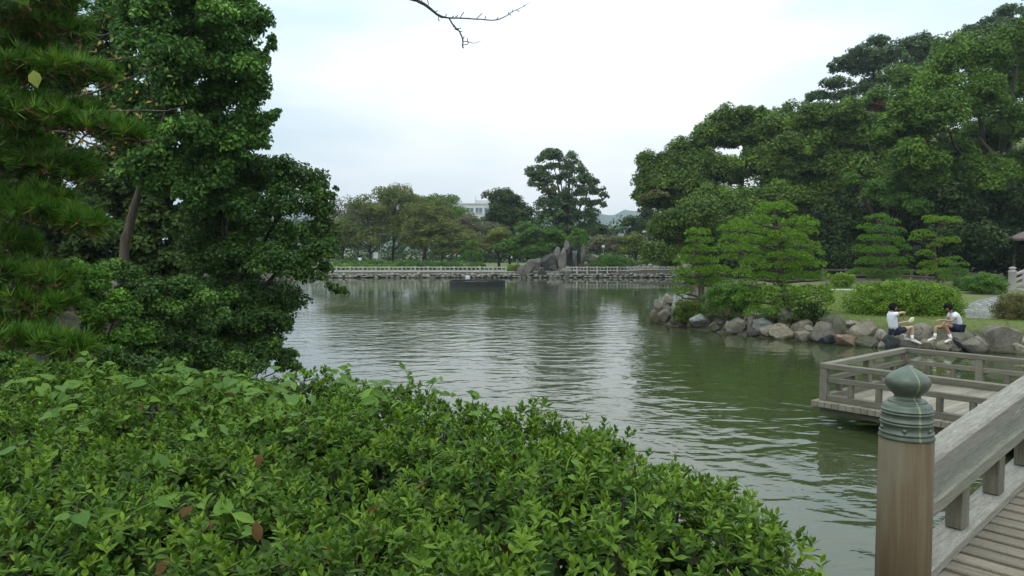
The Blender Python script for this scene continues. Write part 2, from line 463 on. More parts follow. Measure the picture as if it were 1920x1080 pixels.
def bronze_mat():
    s = NT('patina_bronze')
    v = s.coords()
    n = s.noise(v, 9, 6, 0.65)
    n2 = s.noise(v, 45, 4, 0.6)
    c = s.ramp(n, [(0.3, (0.06, 0.076, 0.054)), (0.5, (0.09, 0.112, 0.08)), (0.7, (0.13, 0.15, 0.108))])
    c = s.mix(s.ramp(n2, [(0.6, (0, 0, 0)), (0.75, (0.3,) * 3)]), c, (0.04, 0.05, 0.04))
    # verdigris runs: vertical streaks of corrosion
    vs_ = s.noise(s.coords((14, 14, 0.6)), 1.6, 3, 0.5)
    c = s.mix(s.ramp(vs_, [(0.66, (0, 0, 0)), (0.72, (0.7,) * 3)]), c, (0.26, 0.29, 0.17))
    # one pale run of lime down the side of the cap
    xy = s.add('VectorMath', operation='MULTIPLY'); s.l.new(s.add('TexCoord').outputs['Object'], xy.inputs[0]); xy.inputs[1].default_value = (1, 1, 0)
    nrm = s.add('VectorMath', operation='NORMALIZE'); s.l.new(xy.outputs[0], nrm.inputs[0])
    dt = s.add('VectorMath', operation='DOT_PRODUCT'); s.l.new(nrm.outputs[0], dt.inputs[0]); dt.inputs[1].default_value = (math.sin(R(1)), -math.cos(R(1)), 0)
    wob = s.noise(s.coords((3, 3, 26)), 1.0, 3, 0.6)
    wk = s.add('Math', operation='MULTIPLY_ADD'); s.l.new(wob, wk.inputs[0]); wk.inputs[1].default_value = 0.0022; s.l.new(dt.outputs['Value'], wk.inputs[2])
    run = s.add('MapRange', Value=wk.outputs[0]); run.inputs['From Min'].default_value = 0.9998; run.inputs['From Max'].default_value = 1.0006
    run.inputs['To Min'].default_value = 0.0; run.inputs['To Max'].default_value = 0.5
    c = s.mix(run.outputs[0], c, (0.32, 0.33, 0.19))
    s.pbr(c, s.ramp(n, [(0.3, (0.32,) * 3), (0.7, (0.5,) * 3)]), s.bump(n2, 0.25, 0.003), 0.5, 0.25)
    return s.m
M['bronze'] = bronze_mat()

def post_mat():
    s = NT('post_wood')
    v = s.coords((7, 7, 0.35))
    g = s.noise(v, 3.0, 6, 0.6)
    fine = s.noise(s.coords((60, 60, 1.2)), 2.0, 4, 0.6)
    c = s.ramp(g, [(0.25, (0.082, 0.054, 0.027)), (0.5, (0.119, 0.083, 0.044)), (0.72, (0.155, 0.125, 0.071))])
    c = s.mix(s.ramp(fine, [(0.36, (0.45,) * 3), (0.52, (0, 0, 0))]), c, (0.08, 0.056, 0.036))
    crack = s.noise(s.coords((34, 34, 0.5)), 2.0, 2, 0.5)
    c = s.mix(s.ramp(crack, [(0.27, (0.6,) * 3), (0.31, (0, 0, 0))]), c, (0.03, 0.022, 0.015))
    n = s.noise(s.coords((2.5, 2.5, 0.8)), 2.0, 3, 0.5)
    c = s.mix(s.ramp(n, [(0.48, (0, 0, 0)), (0.62, (0.75,) * 3)]), c, (0.139, 0.126, 0.081))
    s.pbr(c, 0.75, s.bump(fine, 0.4, 0.004), 0.25)
    return s.m
M['post'] = post_mat()

def ground_mat():
    s = NT('ground')
    v = s.coords()
    n1 = s.noise(v, 0.35, 5)
    n2 = s.noise(v, 6, 5, 0.65)
    gr = s.add('Attribute', attribute_name='grass').outputs['Fac']
    soil = s.ramp(n2, [(0.3, (0.045, 0.038, 0.026)), (0.7, (0.105, 0.09, 0.06))])
    grass = s.ramp(n2, [(0.3, (0.075, 0.1, 0.026)), (0.7, (0.135, 0.165, 0.042))])
    grass = s.mix(s.ramp(n1, [(0.45, (0, 0, 0)), (0.65, (0.5,) * 3)]), grass, (0.15, 0.145, 0.055))
    s.pbr(s.mix(gr, soil, grass), 0.9, s.bump(n2, 0.6, 0.03), 0.2)
    return s.m
M['ground'] = ground_mat()

def gravel_mat():
    s = NT('gravel_path')
    v = s.coords()
    n = s.noise(v, 14, 5, 0.7)
    n1 = s.noise(v, 0.5, 4)
    c = s.mix(s.ramp(n1, [(0.4, (0, 0, 0)), (0.7, (0.5,) * 3)]), s.ramp(n, [(0.3, (0.2, 0.185, 0.16)), (0.7, (0.42, 0.4, 0.355))]), (0.25, 0.225, 0.19))
    s.pbr(c, 0.9, s.bump(n, 0.7, 0.02), 0.25)
    return s.m
M['gravel'] = gravel_mat()

def water_mat():
    s = NT('pond_water')
    tc = s.add('TexCoord').outputs['Object']
    m1 = s.add('Mapping', Vector=tc, Scale=(0.62, 0.95, 1), Rotation=(0, 0, R(-14))).outputs[0]
    m2 = s.add('Mapping', Vector=tc, Scale=(2.4, 4.0, 1), Rotation=(0, 0, R(9))).outputs[0]
    a = s.add('TexNoise', Vector=m1, Scale=1.9, Detail=2.0, Roughness=0.45, Distortion=0.5).outputs['Fac']
    b = s.add('TexNoise', Vector=m2, Scale=1.9, Detail=2.0, Roughness=0.5).outputs['Fac']
    # wind: ruffled in the open middle, nearly still under the far bank and beside the rocks
    big = s.add('TexNoise', Vector=s.add('Mapping', Vector=tc, Scale=(0.035, 0.06, 1)).outputs[0], Scale=1.0, Detail=2.0).outputs['Fac']
    sep = s.add('SeparateXYZ', Vector=tc)
    far = s.add('MapRange', Value=sep.outputs['Y'], interpolation_type='SMOOTHSTEP')
    far.inputs['From Min'].default_value = 30; far.inputs['From Max'].default_value = 62
    far.inputs['To Min'].default_value = 1.0; far.inputs['To Max'].default_value = 0.2
    rag = s.add('MapRange', Value=big)
    rag.inputs['From Min'].default_value = 0.38; rag.inputs['From Max'].default_value = 0.6
    rag.inputs['To Min'].default_value = 0.22; rag.inputs['To Max'].default_value = 1.0
    near = s.add('MapRange', Value=sep.outputs['Y'], interpolation_type='SMOOTHSTEP')
    near.inputs['From Min'].default_value = 5; near.inputs['From Max'].default_value = 20
    near.inputs['To Min'].default_value = 1.05; near.inputs['To Max'].default_value = 1.0
    nf = s.add('Math', operation='MULTIPLY'); s.l.new(far.outputs[0], nf.inputs[0]); s.l.new(near.outputs[0], nf.inputs[1])
    # sheltered, calmer water in the lee of the right bank
    cx_ = s.add('MapRange', Value=sep.outputs['X'], interpolation_type='SMOOTHSTEP'); cx_.inputs['From Min'].default_value = 2.0; cx_.inputs['From Max'].default_value = 7.0
    cy_ = s.add('MapRange', Value=sep.outputs['Y'], interpolation_type='SMOOTHSTEP'); cy_.inputs['From Min'].default_value = 12.0; cy_.inputs['From Max'].default_value = 18.0
    cc = s.add('Math', operation='MULTIPLY'); s.l.new(cx_.outputs[0], cc.inputs[0]); s.l.new(cy_.outputs[0], cc.inputs[1])
    c1_ = s.add('MapRange', Value=cc.outputs[0]); c1_.inputs['To Min'].default_value = 1.0; c1_.inputs['To Max'].default_value = 0.35
    nf0 = nf
    nf = s.add('Math', operation='MULTIPLY'); s.l.new(nf0.outputs[0], nf.inputs[0]); s.l.new(c1_.outputs[0], nf.inputs[1])
    amp = s.add('Math', operation='MULTIPLY'); s.l.new(nf.outputs[0], amp.inputs[0]); s.l.new(rag.outputs[0], amp.inputs[1])
    sb = s.add('Math', operation='MULTIPLY'); s.l.new(b, sb.inputs[0]); sb.inputs[1].default_value = 0.13
    h = s.add('Math', operation='ADD'); s.l.new(a, h.inputs[0]); s.l.new(sb.outputs[0], h.inputs[1])
    hh = s.add('Math', operation='MULTIPLY'); s.l.new(h.outputs[0], hh.inputs[0]); s.l.new(amp.outputs[0], hh.inputs[1])
    bm_ = s.bump(hh.outputs[0], 1.0, 0.055)
    murk = s.mix(big, (0.034, 0.046, 0.015), (0.05, 0.064, 0.025))
    p = s.pbr(murk, 0.03, bm_, 0.5)
    p.inputs['IOR'].default_value = 1.5
    return s.m
M['water'] = water_mat()

def fall_mat():
    s = NT('falling_water')
    n = s.noise(s.coords((18, 18, 0.8)), 1.0, 4, 0.6)
    p = s.pbr(s.ramp(n, [(0.35, (0.02, 0.032, 0.03)), (0.7, (0.08, 0.1, 0.095))]), 0.25, s.bump(n, 0.5, 0.03), 0.5)
    return s.m
M['fall'] = fall_mat()

# ------------------------------------------------------------------ foliage builders
DIAMOND = (np.array([(0, -.5, 0), (-.3, -.05, .07), (0, .5, 0), (.3, -.05, .07)]), np.array([(0, 3, 2), (0, 2, 1)]))
TRI = (np.array([(-.34, -.36, 0), (.34, -.3, .06), (0, .56, 0)]), np.array([(0, 1, 2)]))
LEAF = (np.array([(0, -.5, 0), (-.17, -.22, .05), (-.2, .08, .05), (0, .5, -.05), (.2, .08, .05), (.17, -.22, .05), (0, 0, 0)]),
        np.array([(0, 6, 1), (1, 6, 2), (2, 6, 3), (3, 6, 4), (4, 6, 5), (5, 6, 0)]))
HEART = (np.array([(0, -.38, 0), (-.2, -.5, .05), (-.36, -.3, .07), (-.3, 0, .05), (-.13, .25, .02), (0, .52, -.07), (.13, .25, .02), (.3, 0, .05), (.36, -.3, .07), (.2, -.5, .05), (0, 0, -.01)]),
         np.array([(0, 10, 1), (1, 10, 2), (2, 10, 3), (3, 10, 4), (4, 10, 5), (5, 10, 6), (6, 10, 7), (7, 10, 8), (8, 10, 9), (9, 10, 0)]))

def unit(v):
    return v / (np.linalg.norm(v, axis=-1, keepdims=True) + 1e-9)

def leaves(P, N, size, tmpl, T=None):
    """one leaf per point: N = normal, T = pointing direction (random if None)"""
    n = len(P)
    N = unit(N)
    if T is None: T = rng.normal(size=(n, 3))
    T = unit(T - N * np.sum(T * N, 1, keepdims=True))
    B = np.cross(T, N)
    tv, tf = tmpl
    s = (size if np.ndim(size) else np.full(n, size))[:, None, None]
    V = P[:, None, :] + s * (tv[None, :, 0:1] * B[:, None, :] + tv[None, :, 1:2] * T[:, None, :] + tv[None, :, 2:3] * N[:, None, :])
    k = len(tv)
    Fc = (np.arange(n) * k)[:, None, None] + tf[None]
    return V.reshape(-1, 3), Fc.reshape(-1, 3), k

def rdir(n, zmin=-1.0):
    out = np.zeros((0, 3))
    while len(out) < n:
        v = unit(rng.normal(size=(n * 2, 3)))
        out = np.vstack([out, v[v[:, 2] > zmin]])
    return out[:n]

def crown_points(lobes, nleaf, rc, flat=0.75, zmin=-0.45, inner=0.25, up=0.5, tintp=0.12, back=0.45):
    """leafy sprays over a set of ellipsoids; each spray is a small dome of leaves"""
    areas = [4 * math.pi * ((l[1] * l[2]) ** 1.6 / 3 + (l[1] * l[3]) ** 1.6 / 3 + (l[2] * l[3]) ** 1.6 / 3) ** (1 / 1.6) for l in lobes]
    C, RC, TI = [], [], []
    for l, A in zip(lobes, areas):
        c, rx, ry, rz = l[0], l[1], l[2], l[3]
        r0 = min(rc, 0.7 * min(rx, rz))
        K = max(5, int(1.35 * A / (math.pi * r0 * r0)))
        d = rdir(K, zmin)
        keep = (d[:, 1] < 0.35) | (rng.random(K) < back)
        d = d[keep]
        f = np.where(rng.random(len(d)) < inner, rng.uniform(0.35, 0.8, len(d)), rng.uniform(0.82, 1.06, len(d)))
        C.append(c + d * np.array((rx, ry, rz)) * f[:, None])
        RC.append(r0 * rng.uniform(0.55, 1.2, len(d)))
        TI.append(np.where(rng.random(len(d)) < tintp, rng.uniform(0.3, 1.0, len(d)), rng.uniform(0, 0.2, len(d))))
    C, RC, TI = np.concatenate(C), np.concatenate(RC), np.concatenate(TI)
    w = RC ** 2
    cnt = rng.poisson(nleaf * w / w.sum())
    idx = np.repeat(np.arange(len(C)), cnt)
    n = len(idx)
    d = rdir(n, -0.5)
    rad = RC[idx] * np.sqrt(rng.uniform(0.2, 1.35, n))
    P = C[idx] + d * rad[:, None] * np.array((1, 1, flat))
    N = d * 0.7 + np.array((0, 0, up)) + rng.normal(size=(n, 3)) * 0.55
    t = np.clip(TI[idx] + rng.uniform(-0.08, 0.08, n), 0, 1)
    return P, N, t

def split_lobes(lobes, k=3, f=0.62, spread=0.5):
    out = []
    for l in lobes:
        for j in range(k):
            d = rng.normal(size=3); d /= np.linalg.norm(d)
            q = f * rng.uniform(0.75, 1.2)
            out.append((l[0] + d * np.array(l[1:4]) * spread * rng.uniform(0.6, 1.1), l[1] * q, l[2] * q, l[3] * q))
    return out

def crown_obj(name, lobes, nleaf, size, rc, mat, parent, tmpl=DIAMOND, **kw):
    P, N, t = crown_points(lobes, nleaf, rc, **kw)
    sz = size * rng.uniform(0.65, 1.25, len(P))
    V, T, k = leaves(P, N, sz, tmpl)
    o = np.array(parent.location)
    me = np_mesh(name, V - o, T, mat, False, np.repeat(t, k))
    ob = link(name, me, parent, None, parent.location)
    ob['kind'] = 'stuff'
    return ob

def px_lobes(D, items, depth=0.9):
    """(px, py, rx, ry[, dD]) in photo pixels -> ellipsoids at distance D"""
    out = []
    for it in items:
        d = D + (it[4] if len(it) > 4 else 0)
        k = d / F
        out.append((W(it[0], it[1], d), it[2] * k, max(it[2], it[3]) * k * depth, it[3] * k))
    return out

def limb(name, path, r0, r1, mat, parent, n=7, wob=0.0, seg=12):
    p = smooth_path(path, seg)
    if wob:
        p[1:-1] += rng.normal(size=(len(p) - 2, 3)) * wob
    rr = np.linspace(1, 0, len(p)) ** 0.8 * (r0 - r1) + r1
    V, T = tube_data(p, rr, n)
    o = np.array(parent.location)
    return link(name, np_mesh(name, V - o, T, mat, True), parent, None, parent.location)

def tree(name, label, cat, base, lobes, mat, nleaf, size, rc, bark='bark', trunk_r=0.3, trunk=None, limbs=6, group=None, tmpl=TRI, top=None, **kw):
    root = thing(name, label, cat, base, group)
    b = np.array(base)
    cs = np.array([l[0] for l in lobes])
    if top is None: top = cs[np.argmax(cs[:, 2])]
    if trunk is None:
        mid = b * 0.5 + top * 0.5
        mid[0] += 0.1 * (b[0] - top[0]); trunk = [b - (0, 0, 0.3), b * 0.8 + mid * 0.2 + (0.05, 0, 0.1), mid, top]
    tp = smooth_path(trunk, 14)
    limb('trunk', trunk, trunk_r, trunk_r * 0.2, M[bark], root, 9, trunk_r * 0.1, 14)
    order = np.argsort(-np.array([l[1] * l[3] for l in lobes]))[:limbs]
    for i in order:
        c = cs[i]
        zt = b[2] + (c[2] - b[2]) * 0.45
        j = int(np.argmin(np.abs(tp[:, 2] - zt)))
        q = tp[j]
        m = q * 0.45 + c * 0.55 + np.array((0, 0, -0.06 * np.linalg.norm(c - q)))
        limb('branch', [q, m, c + (0, 0, lobes[i][3] * 0.3)], trunk_r * 0.45, trunk_r * 0.08, M[bark], root, 6, trunk_r * 0.12, 9)
    crown_obj('crown', lobes, nleaf, size, rc, M[mat], root, tmpl, **kw)
    return root

def needles(P, A, L, w, K, spread, t):
    """K needles per tuft, each a long thin triangle"""
    n = len(P)
    idx = np.repeat(np.arange(n), K)
    d = unit(A[idx] + rng.normal(size=(n * K, 3)) * spread)
    side = unit(np.cross(d, rng.normal(size=(n * K, 3))))
    ll = (L * rng.uniform(0.7, 1.15, n * K))[:, None]
    p = P[idx]
    V = np.stack([p - side * w, p + side * w, p + d * ll], 1).reshape(-1, 3)
    T = np.arange(n * K * 3).reshape(-1, 3)
    return V, T, np.repeat(np.clip(t[idx], 0, 1), 3)

def pad(center, rx, ry, rz, parent, mat, dens, L, w, K, tilt=0.0):
    A = math.pi * rx * ry * 1.25
    n = max(10, int(A * dens * 2.3))
    d = rdir(n, 0.02)
    f = rng.uniform(0.9, 1.04, n)[:, None]
    low = rng.random(n) < 0.2
    f[low] *= 0.7
    P = center + d * np.array((rx, ry, rz)) * f
    lump = np.array([mnoise.noise(Vector(p * 2.2 / max(0.5, rx))) for p in P])
    P[:, 2] += lump * rz * 0.5
    ax = unit(d * np.array((0.7, 0.7, 0.6)) + np.array((0, 0, 0.55)))
    t = np.where(rng.random(n) < 0.25, rng.uniform(0.3, 0.9, n), rng.uniform(0, 0.25, n))
    V, T, tt = needles(P, ax, L, w, K, 0.55, t)
    o = np.array(parent.location)
    ob = link('needle_pad', np_mesh('needle_pad', V - o, T, mat, False, tt), parent, None, parent.location)
    ob['kind'] = 'stuff'
    return ob

def niwaki(label, D, base_px, trunk_px, pads, mat='needle', dens=95, L=0.13, w=0.006, K=22, trunk_r=0.13, zb=None, cat='pine tree', group=None, bark='bark_pine'):
    b = W(base_px[0], base_px[1], D) if zb is None else G(base_px[0], base_px[1], zb)
    root = thing('pine_tree', label, cat, b, group)
    tr = [b - np.array((0, 0, 0.2))] + [W(x, y, D) for x, y in trunk_px]
    limb('trunk', tr, trunk_r, trunk_r * 0.25, M[bark], root, 8, trunk_r * 0.15, 16)
    tp = smooth_path(tr, 24)
    for it in pads:
        d = D + (it[4] if len(it) > 4 else rng.uniform(-0.5, 0.5) * it[2] * D / F)
        k = d / F
        c = W(it[0], it[1], d)
        c[2] -= it[3] * k * 0.6
        rx, rz = it[2] * k * 0.97, it[3] * k * 1.25
        pad(c, rx, rx * 0.85, rz, root, M[mat], dens, L * 0.5, w * 1.4, max(12, int(K * 0.62)))
        zt = c[2] - 0.12 * np.linalg.norm(c[:2] - b[:2]) - 0.05
        q = tp[int(np.argmin(np.abs(tp[:, 2] - zt)))]
        if np.linalg.norm(q - c) > 0.15:
            limb('branch', [q, (q + c) / 2 + rng.normal(size=3) * 0.06, c + (0, 0, -0.02)], trunk_r * 0.42, trunk_r * 0.12, M[bark], root, 6, 0.02, 7)
            for s in range(3):
                e = c + np.array((rng.uniform(-0.6, 0.6) * rx, rng.uniform(-0.6, 0.3) * rx, 0.0))
                limb('twig', [c, (c + e) / 2 + (0, 0, -0.03), e], trunk_r * 0.14, trunk_r * 0.06, M[bark], root, 4, 0.01, 4)
    return root

def D_far(c):
    return c[1] > 34

def shrub(name, label, c, rx, ry, rz, mat, n, size, rc, cat='shrub', group=None, lumps=7, **kw):
    """a clipped dome: overlapping lobes round one centre, resting on the ground, stems inside"""
    c = np.array(c, float)
    root = thing(name, label, cat, c, group)
    lobes = [(c + (0, 0, rz * 0.42), rx * 0.86, ry * 0.86, rz * 0.52)]
    for i in range(lumps):
        a = 2 * math.pi * i / lumps + rng.uniform(-0.2, 0.2)
        f = 0.52
        lobes.append((c + np.array((math.cos(a) * rx * f, math.sin(a) * ry * f, rz * rng.uniform(0.36, 0.5))), rx * 0.46, ry * 0.46, rz * rng.uniform(0.42, 0.5)))
    for s in range(4):
        a = rng.uniform(0, 6.28)
        limb('stem', [c + (0, 0, -0.05), c + (math.cos(a) * rx * 0.25, math.sin(a) * ry * 0.25, rz * 0.35), c + (math.cos(a) * rx * 0.5, math.sin(a) * ry * 0.5, rz * 0.65)], 0.03, 0.01, M['bark'], root, 5, 0, 5)
    kw.setdefault('zmin', -0.75); kw.setdefault('flat', 0.9); kw.setdefault('inner', 0.1); kw.setdefault('up', 0.35); kw.setdefault('back', 0.6)
    crown_obj('foliage', lobes, n, size, rc, M[mat], root, TRI if D_far(c) else DIAMOND, **kw)
    return root

# ------------------------------------------------------------------ terrain, water
POND = np.array([(-6.2, 7.5), (-3.4, 5.0), (-1.0, 4.6), (0.3, 3.8), (1.1, 3.15), (2.4, 1.6), (4.5, -1.0), (8, -6), (24, -6), (26, 8), (24, 17.5), (18, 20.2),
                 (15.2, 21.4), (13.6, 22.0), (12.2, 22.5), (10.8, 23.1), (9.6, 24.5), (8.3, 26.0), (6.9, 28.2), (6.1, 30.4), (6.2, 32.0), (7.6, 34), (9, 38), (12, 50), (15, 65), (18.4, 82.5),
                 (9, 82.3), (1, 82.0), (-6, 82.2), (-14, 82), (-22, 81.6), (-28, 78), (-27, 60), (-20, 42), (-13, 29), (-8.6, 22), (-6.4, 17.8), (-6.2, 12)])

def pond_sd(x, y):
    """signed distance to the shoreline, negative over water"""
    p = np.stack([x, y], -1)
    a = POND; b = np.roll(POND, -1, 0)
    best = np.full(x.shape, 1e9)
    inside = np.zeros(x.shape, bool)
    for i in range(len(a)):
        e = b[i] - a[i]
        w = p - a[i]
        t = np.clip((w @ e) / (e @ e), 0, 1)
        dd = w - t[..., None] * e
        best = np.minimum(best, np.sum(dd * dd, -1))
        c1 = (a[i][1] > y) != (b[i][1] > y)
        xi = (b[i][0] - a[i][0]) * (y - a[i][1]) / (b[i][1] - a[i][1] + 1e-12) + a[i][0]
        inside ^= c1 & (x < xi)
    d = np.sqrt(best)
    return np.where(inside, -d, d)

def sstep(a, b, x):
    t = np.clip((x - a) / (b - a), 0, 1)
    return t * t * (3 - 2 * t)

def land(x, y):
    x = np.asarray(x, float); y = np.asarray(y, float)
    sd = pond_sd(x, y)
    H = 1.39 + (0.75 - 1.39) * sstep(6, 20, y) + 0.25 * sstep(30, 46, y) * sstep(0, 10, x) - 0.15 * sstep(55, 80, y)
    H = H + 1.5 * np.exp(-((x + 10.5) / 3.6) ** 2 - ((y - 17) / 7) ** 2) + 0.5 * np.exp(-((x + 7.5) / 1.6) ** 2 - ((y - 11) / 4) ** 2)
    H = H + 14 * sstep(26, 60, x) * sstep(62, 105, y) * (1 - sstep(150, 230, y)) + 5 * sstep(28, 60, x) * sstep(45, 80, y)
    bw = np.where(y < 7, 0.5, np.where(y > 70, 0.5, np.where(x > 2, 2.1, 1.3)))
    z = np.where(sd > 0, H * (0.06 + 0.94 * np.clip(sd / bw, 0, 1) ** 1.25), -0.9 * sstep(0, 1.4, -sd) - 0.08 * 0)
    return np.where(sd > 0, z, np.minimum(z, 0.1 - 0.5 * np.minimum(-sd, 1)))

xs = np.unique(np.concatenate([np.linspace(-1900, -300, 8), np.linspace(-300, -40, 30), np.arange(-40, -14, 1.5), np.arange(-14, 20, 0.6), np.arange(20, 40, 1.5), np.linspace(40, 130, 40), np.linspace(130, 400, 20), np.linspace(400, 1900, 8)]))
ys = np.unique(np.concatenate([np.linspace(-300, -12, 14), np.arange(-12, 2, 1.0), np.arange(2, 36, 0.5), np.arange(36, 80, 1.4), np.arange(80, 90, 0.5), np.linspace(90, 200, 40), np.linspace(200, 600, 20), np.linspace(600, 2000, 8)]))
GX, GY = np.meshgrid(xs, ys)
GZ = land(GX, GY)
nx, ny = len(xs), len(ys)
idx = np.arange(nx * ny).reshape(ny, nx)
quads = np.stack([idx[:-1, :-1], idx[:-1, 1:], idx[1:, 1:], idx[1:, :-1]], -1).reshape(-1, 4)
me = np_mesh('ground', np.stack([GX, GY, GZ], -1).reshape(-1, 3), quads, M['ground'], True)
gw = sstep(0.9, 1.9, pond_sd(GX, GY)) * (sstep(4, 7, GX) * sstep(16, 21, GY) * (1 - sstep(44, 50, GY)) + sstep(86, 90, GY))
a_ = me.attributes.new('grass', 'FLOAT', 'POINT')
a_.data.foreach_set('value', np.clip(gw, 0, 1).astype(np.float32).ravel())
o = link('ground', me); o['kind'] = 'structure'

# water sheet: the pond's outline, slightly under the banks
wx = np.linspace(-32, 30, 40); wy = np.linspace(-8, 84.5, 50)
WX, WY = np.meshgrid(wx, wy)
i2 = np.arange(40 * 50).reshape(50, 40)
me = np_mesh('water', np.stack([WX, WY, np.zeros_like(WX)], -1).reshape(-1, 3), np.stack([i2[:-1, :-1], i2[:-1, 1:], i2[1:, 1:], i2[1:, :-1]], -1).reshape(-1, 4), M['water'], True)
o = link('water', me); o['kind'] = 'structure'

def sheet(name, x0, x1, y0, y1, n, m, mat, lift, poly=None):
    X, Y = np.meshgrid(np.linspace(x0, x1, n), np.linspace(y0, y1, m))
    Z = land(X, Y) + lift
    ii = np.arange(n * m).reshape(m, n)
    q = np.stack([ii[:-1, :-1], ii[:-1, 1:], ii[1:, 1:], ii[1:, :-1]], -1).reshape(-1, 4)
    o = link(name, np_mesh(name, np.stack([X, Y, Z], -1).reshape(-1, 3), q, mat, True))
    o['kind'] = 'structure'
    return o
sheet('path', -40, 22, 83.2, 86.2, 120, 10, M['gravel'], 0.02)

# mountain far off, under the gap in the trees
mx = np.linspace(-500, 800, 120); mv = np.linspace(0, 1, 14)
MX, MV = np.meshgrid(mx, mv)
ridge = np.array([72 + 30 * mnoise.noise(Vector((x * 0.0075, 3.3, 0))) + 10 * mnoise.noise(Vector((x * 0.035, 7.7, 0))) + 26 * math.exp(-((x - 225) / 120) ** 2) for x in mx])
MY = 1600 - 300 * (1 - MV)
MZ = ridge[None] * MV ** 0.8 + 4 * np.array([[mnoise.noise(Vector((x * 0.02, v * 9, 1))) for x in mx] for v in mv]) * MV
MX2 = np.vstack([MX, MX[-1:]]); MY2 = np.vstack([MY, MY[-1:] + 300]); MZ2 = np.vstack([MZ, MZ[-1:] * 0])
ii = np.arange(120 * 15).reshape(15, 120)
o = link('mountain', np_mesh('mountain', np.stack([MX2, MY2, MZ2], -1).reshape(-1, 3), np.stack([ii[:-1, :-1], ii[:-1, 1:], ii[1:, 1:], ii[1:, :-1]], -1).reshape(-1, 4), M['hill_wood'], True))
o['kind'] = 'structure'

# thin air over the whole place: far things pale
hm = bpy.data.materials.new('haze'); hm.use_nodes = True
hn = hm.node_tree.nodes; hn.clear()
ho = hn.new('ShaderNodeOutputMaterial'); hv_ = hn.new('ShaderNodeVolumePrincipled')
hv_.inputs['Color'].default_value = (0.78, 0.89, 1.0, 1); hv_.inputs['Density'].default_value = 0.0003; hv_.inputs['Anisotropy'].default_value = 0.2
hm.node_tree.links.new(hv_.outputs[0], ho.inputs['Volume'])
bm = bmesh.new(); bmesh.ops.create_cube(bm, size=1.0)
bmesh.ops.scale(bm, vec=(4000, 2500, 108), verts=bm.verts); bmesh.ops.translate(bm, vec=(0, 850, 52), verts=bm.verts)
o = link('haze', bm_mesh('haze', bm, hm)); o['kind'] = 'stuff'; o['label'] = 'thin pale haze over the park'

# ------------------------------------------------------------------ rocks
def rock_bm(seed, cuts=5, rough=0.22, sub=3):
    bm = bmesh.new()
    bmesh.ops.create_icosphere(bm, subdivisions=sub, radius=1.0)
    r = random.Random(seed)
    planes = [(Vector((r.gauss(0, 1), r.gauss(0, 1), r.gauss(0, 0.9))).normalized(), r.uniform(0.48, 0.86)) for _ in range(cuts)]
    o = Vector((seed * 3.17, seed * 1.3, seed * 0.7))
    for v in bm.verts:
        p = v.co.copy()
        p *= 1 + rough * mnoise.noise(p * 1.1 + o) + rough * 0.4 * mnoise.noise(p * 2.6 + o)
        for n, d in planes:
            k = p.dot(n) - d
            if k > 0: p -= n * k * 0.94
        p *= 1 + 0.05 * mnoise.noise(p * 5 + o) + 0.03 * mnoise.noise(p * 11 + o)
        v.co = p
    lo = Vector((min(v.co.x for v in bm.verts), min(v.co.y for v in bm.verts), min(v.co.z for v in bm.verts)))
    hi = Vector((max(v.co.x for v in bm.verts), max(v.co.y for v in bm.verts), max(v.co.z for v in bm.verts)))
    for v in bm.verts:        # normalise into the unit box -1..1
        v.co = Vector([(v.co[i] - lo[i]) / (hi[i] - lo[i]) * 2 - 1 for i in range(3)])
    return bm

def rock_at(name, label, x0, y0, x1, y1, D, mat, seed, cuts=5, rough=0.22, depth=0.8, sink=0.12, rot=0, cat='rock', group=None, tilt=0.0, parent=None, sub=3):
    if x1 - x0 < 22: sub = 2
    k = D / F
    c = W((x0 + x1) / 2, (y0 + y1) / 2, D)
    rx, rz = (x1 - x0) / 2 * k, (y1 - y0) / 2 * k
    ry = depth * max(rx, rz * 0.8)
    bm = rock_bm(seed, cuts, rough, sub)
    zs = rz * (1 + sink)
    for v in bm.verts:
        v.co = Vector((v.co.x * rx + tilt * v.co.z * rx, v.co.y * ry, v.co.z * zs))
    me = bm_mesh(name, bm, M[mat], True, 26)
    loc = (c[0], c[1] + ry * 0.55, c[2] - (zs - rz))
    o = link(name, me, parent, None, loc)
    if parent is None: tag(o, label, cat, group)
    return o

def shoreD(px):
    return float(np.interp(px, [1220, 1230, 1300, 1400, 1500, 1600, 1720, 1800, 1920, 1940], [31.2, 30.8, 28.1, 26, 24.5, 23.1, 22.3, 21.9, 21.4, 21.2]))

def shoreY(px):
    return 470 + F * 3.0 / shoreD(px)

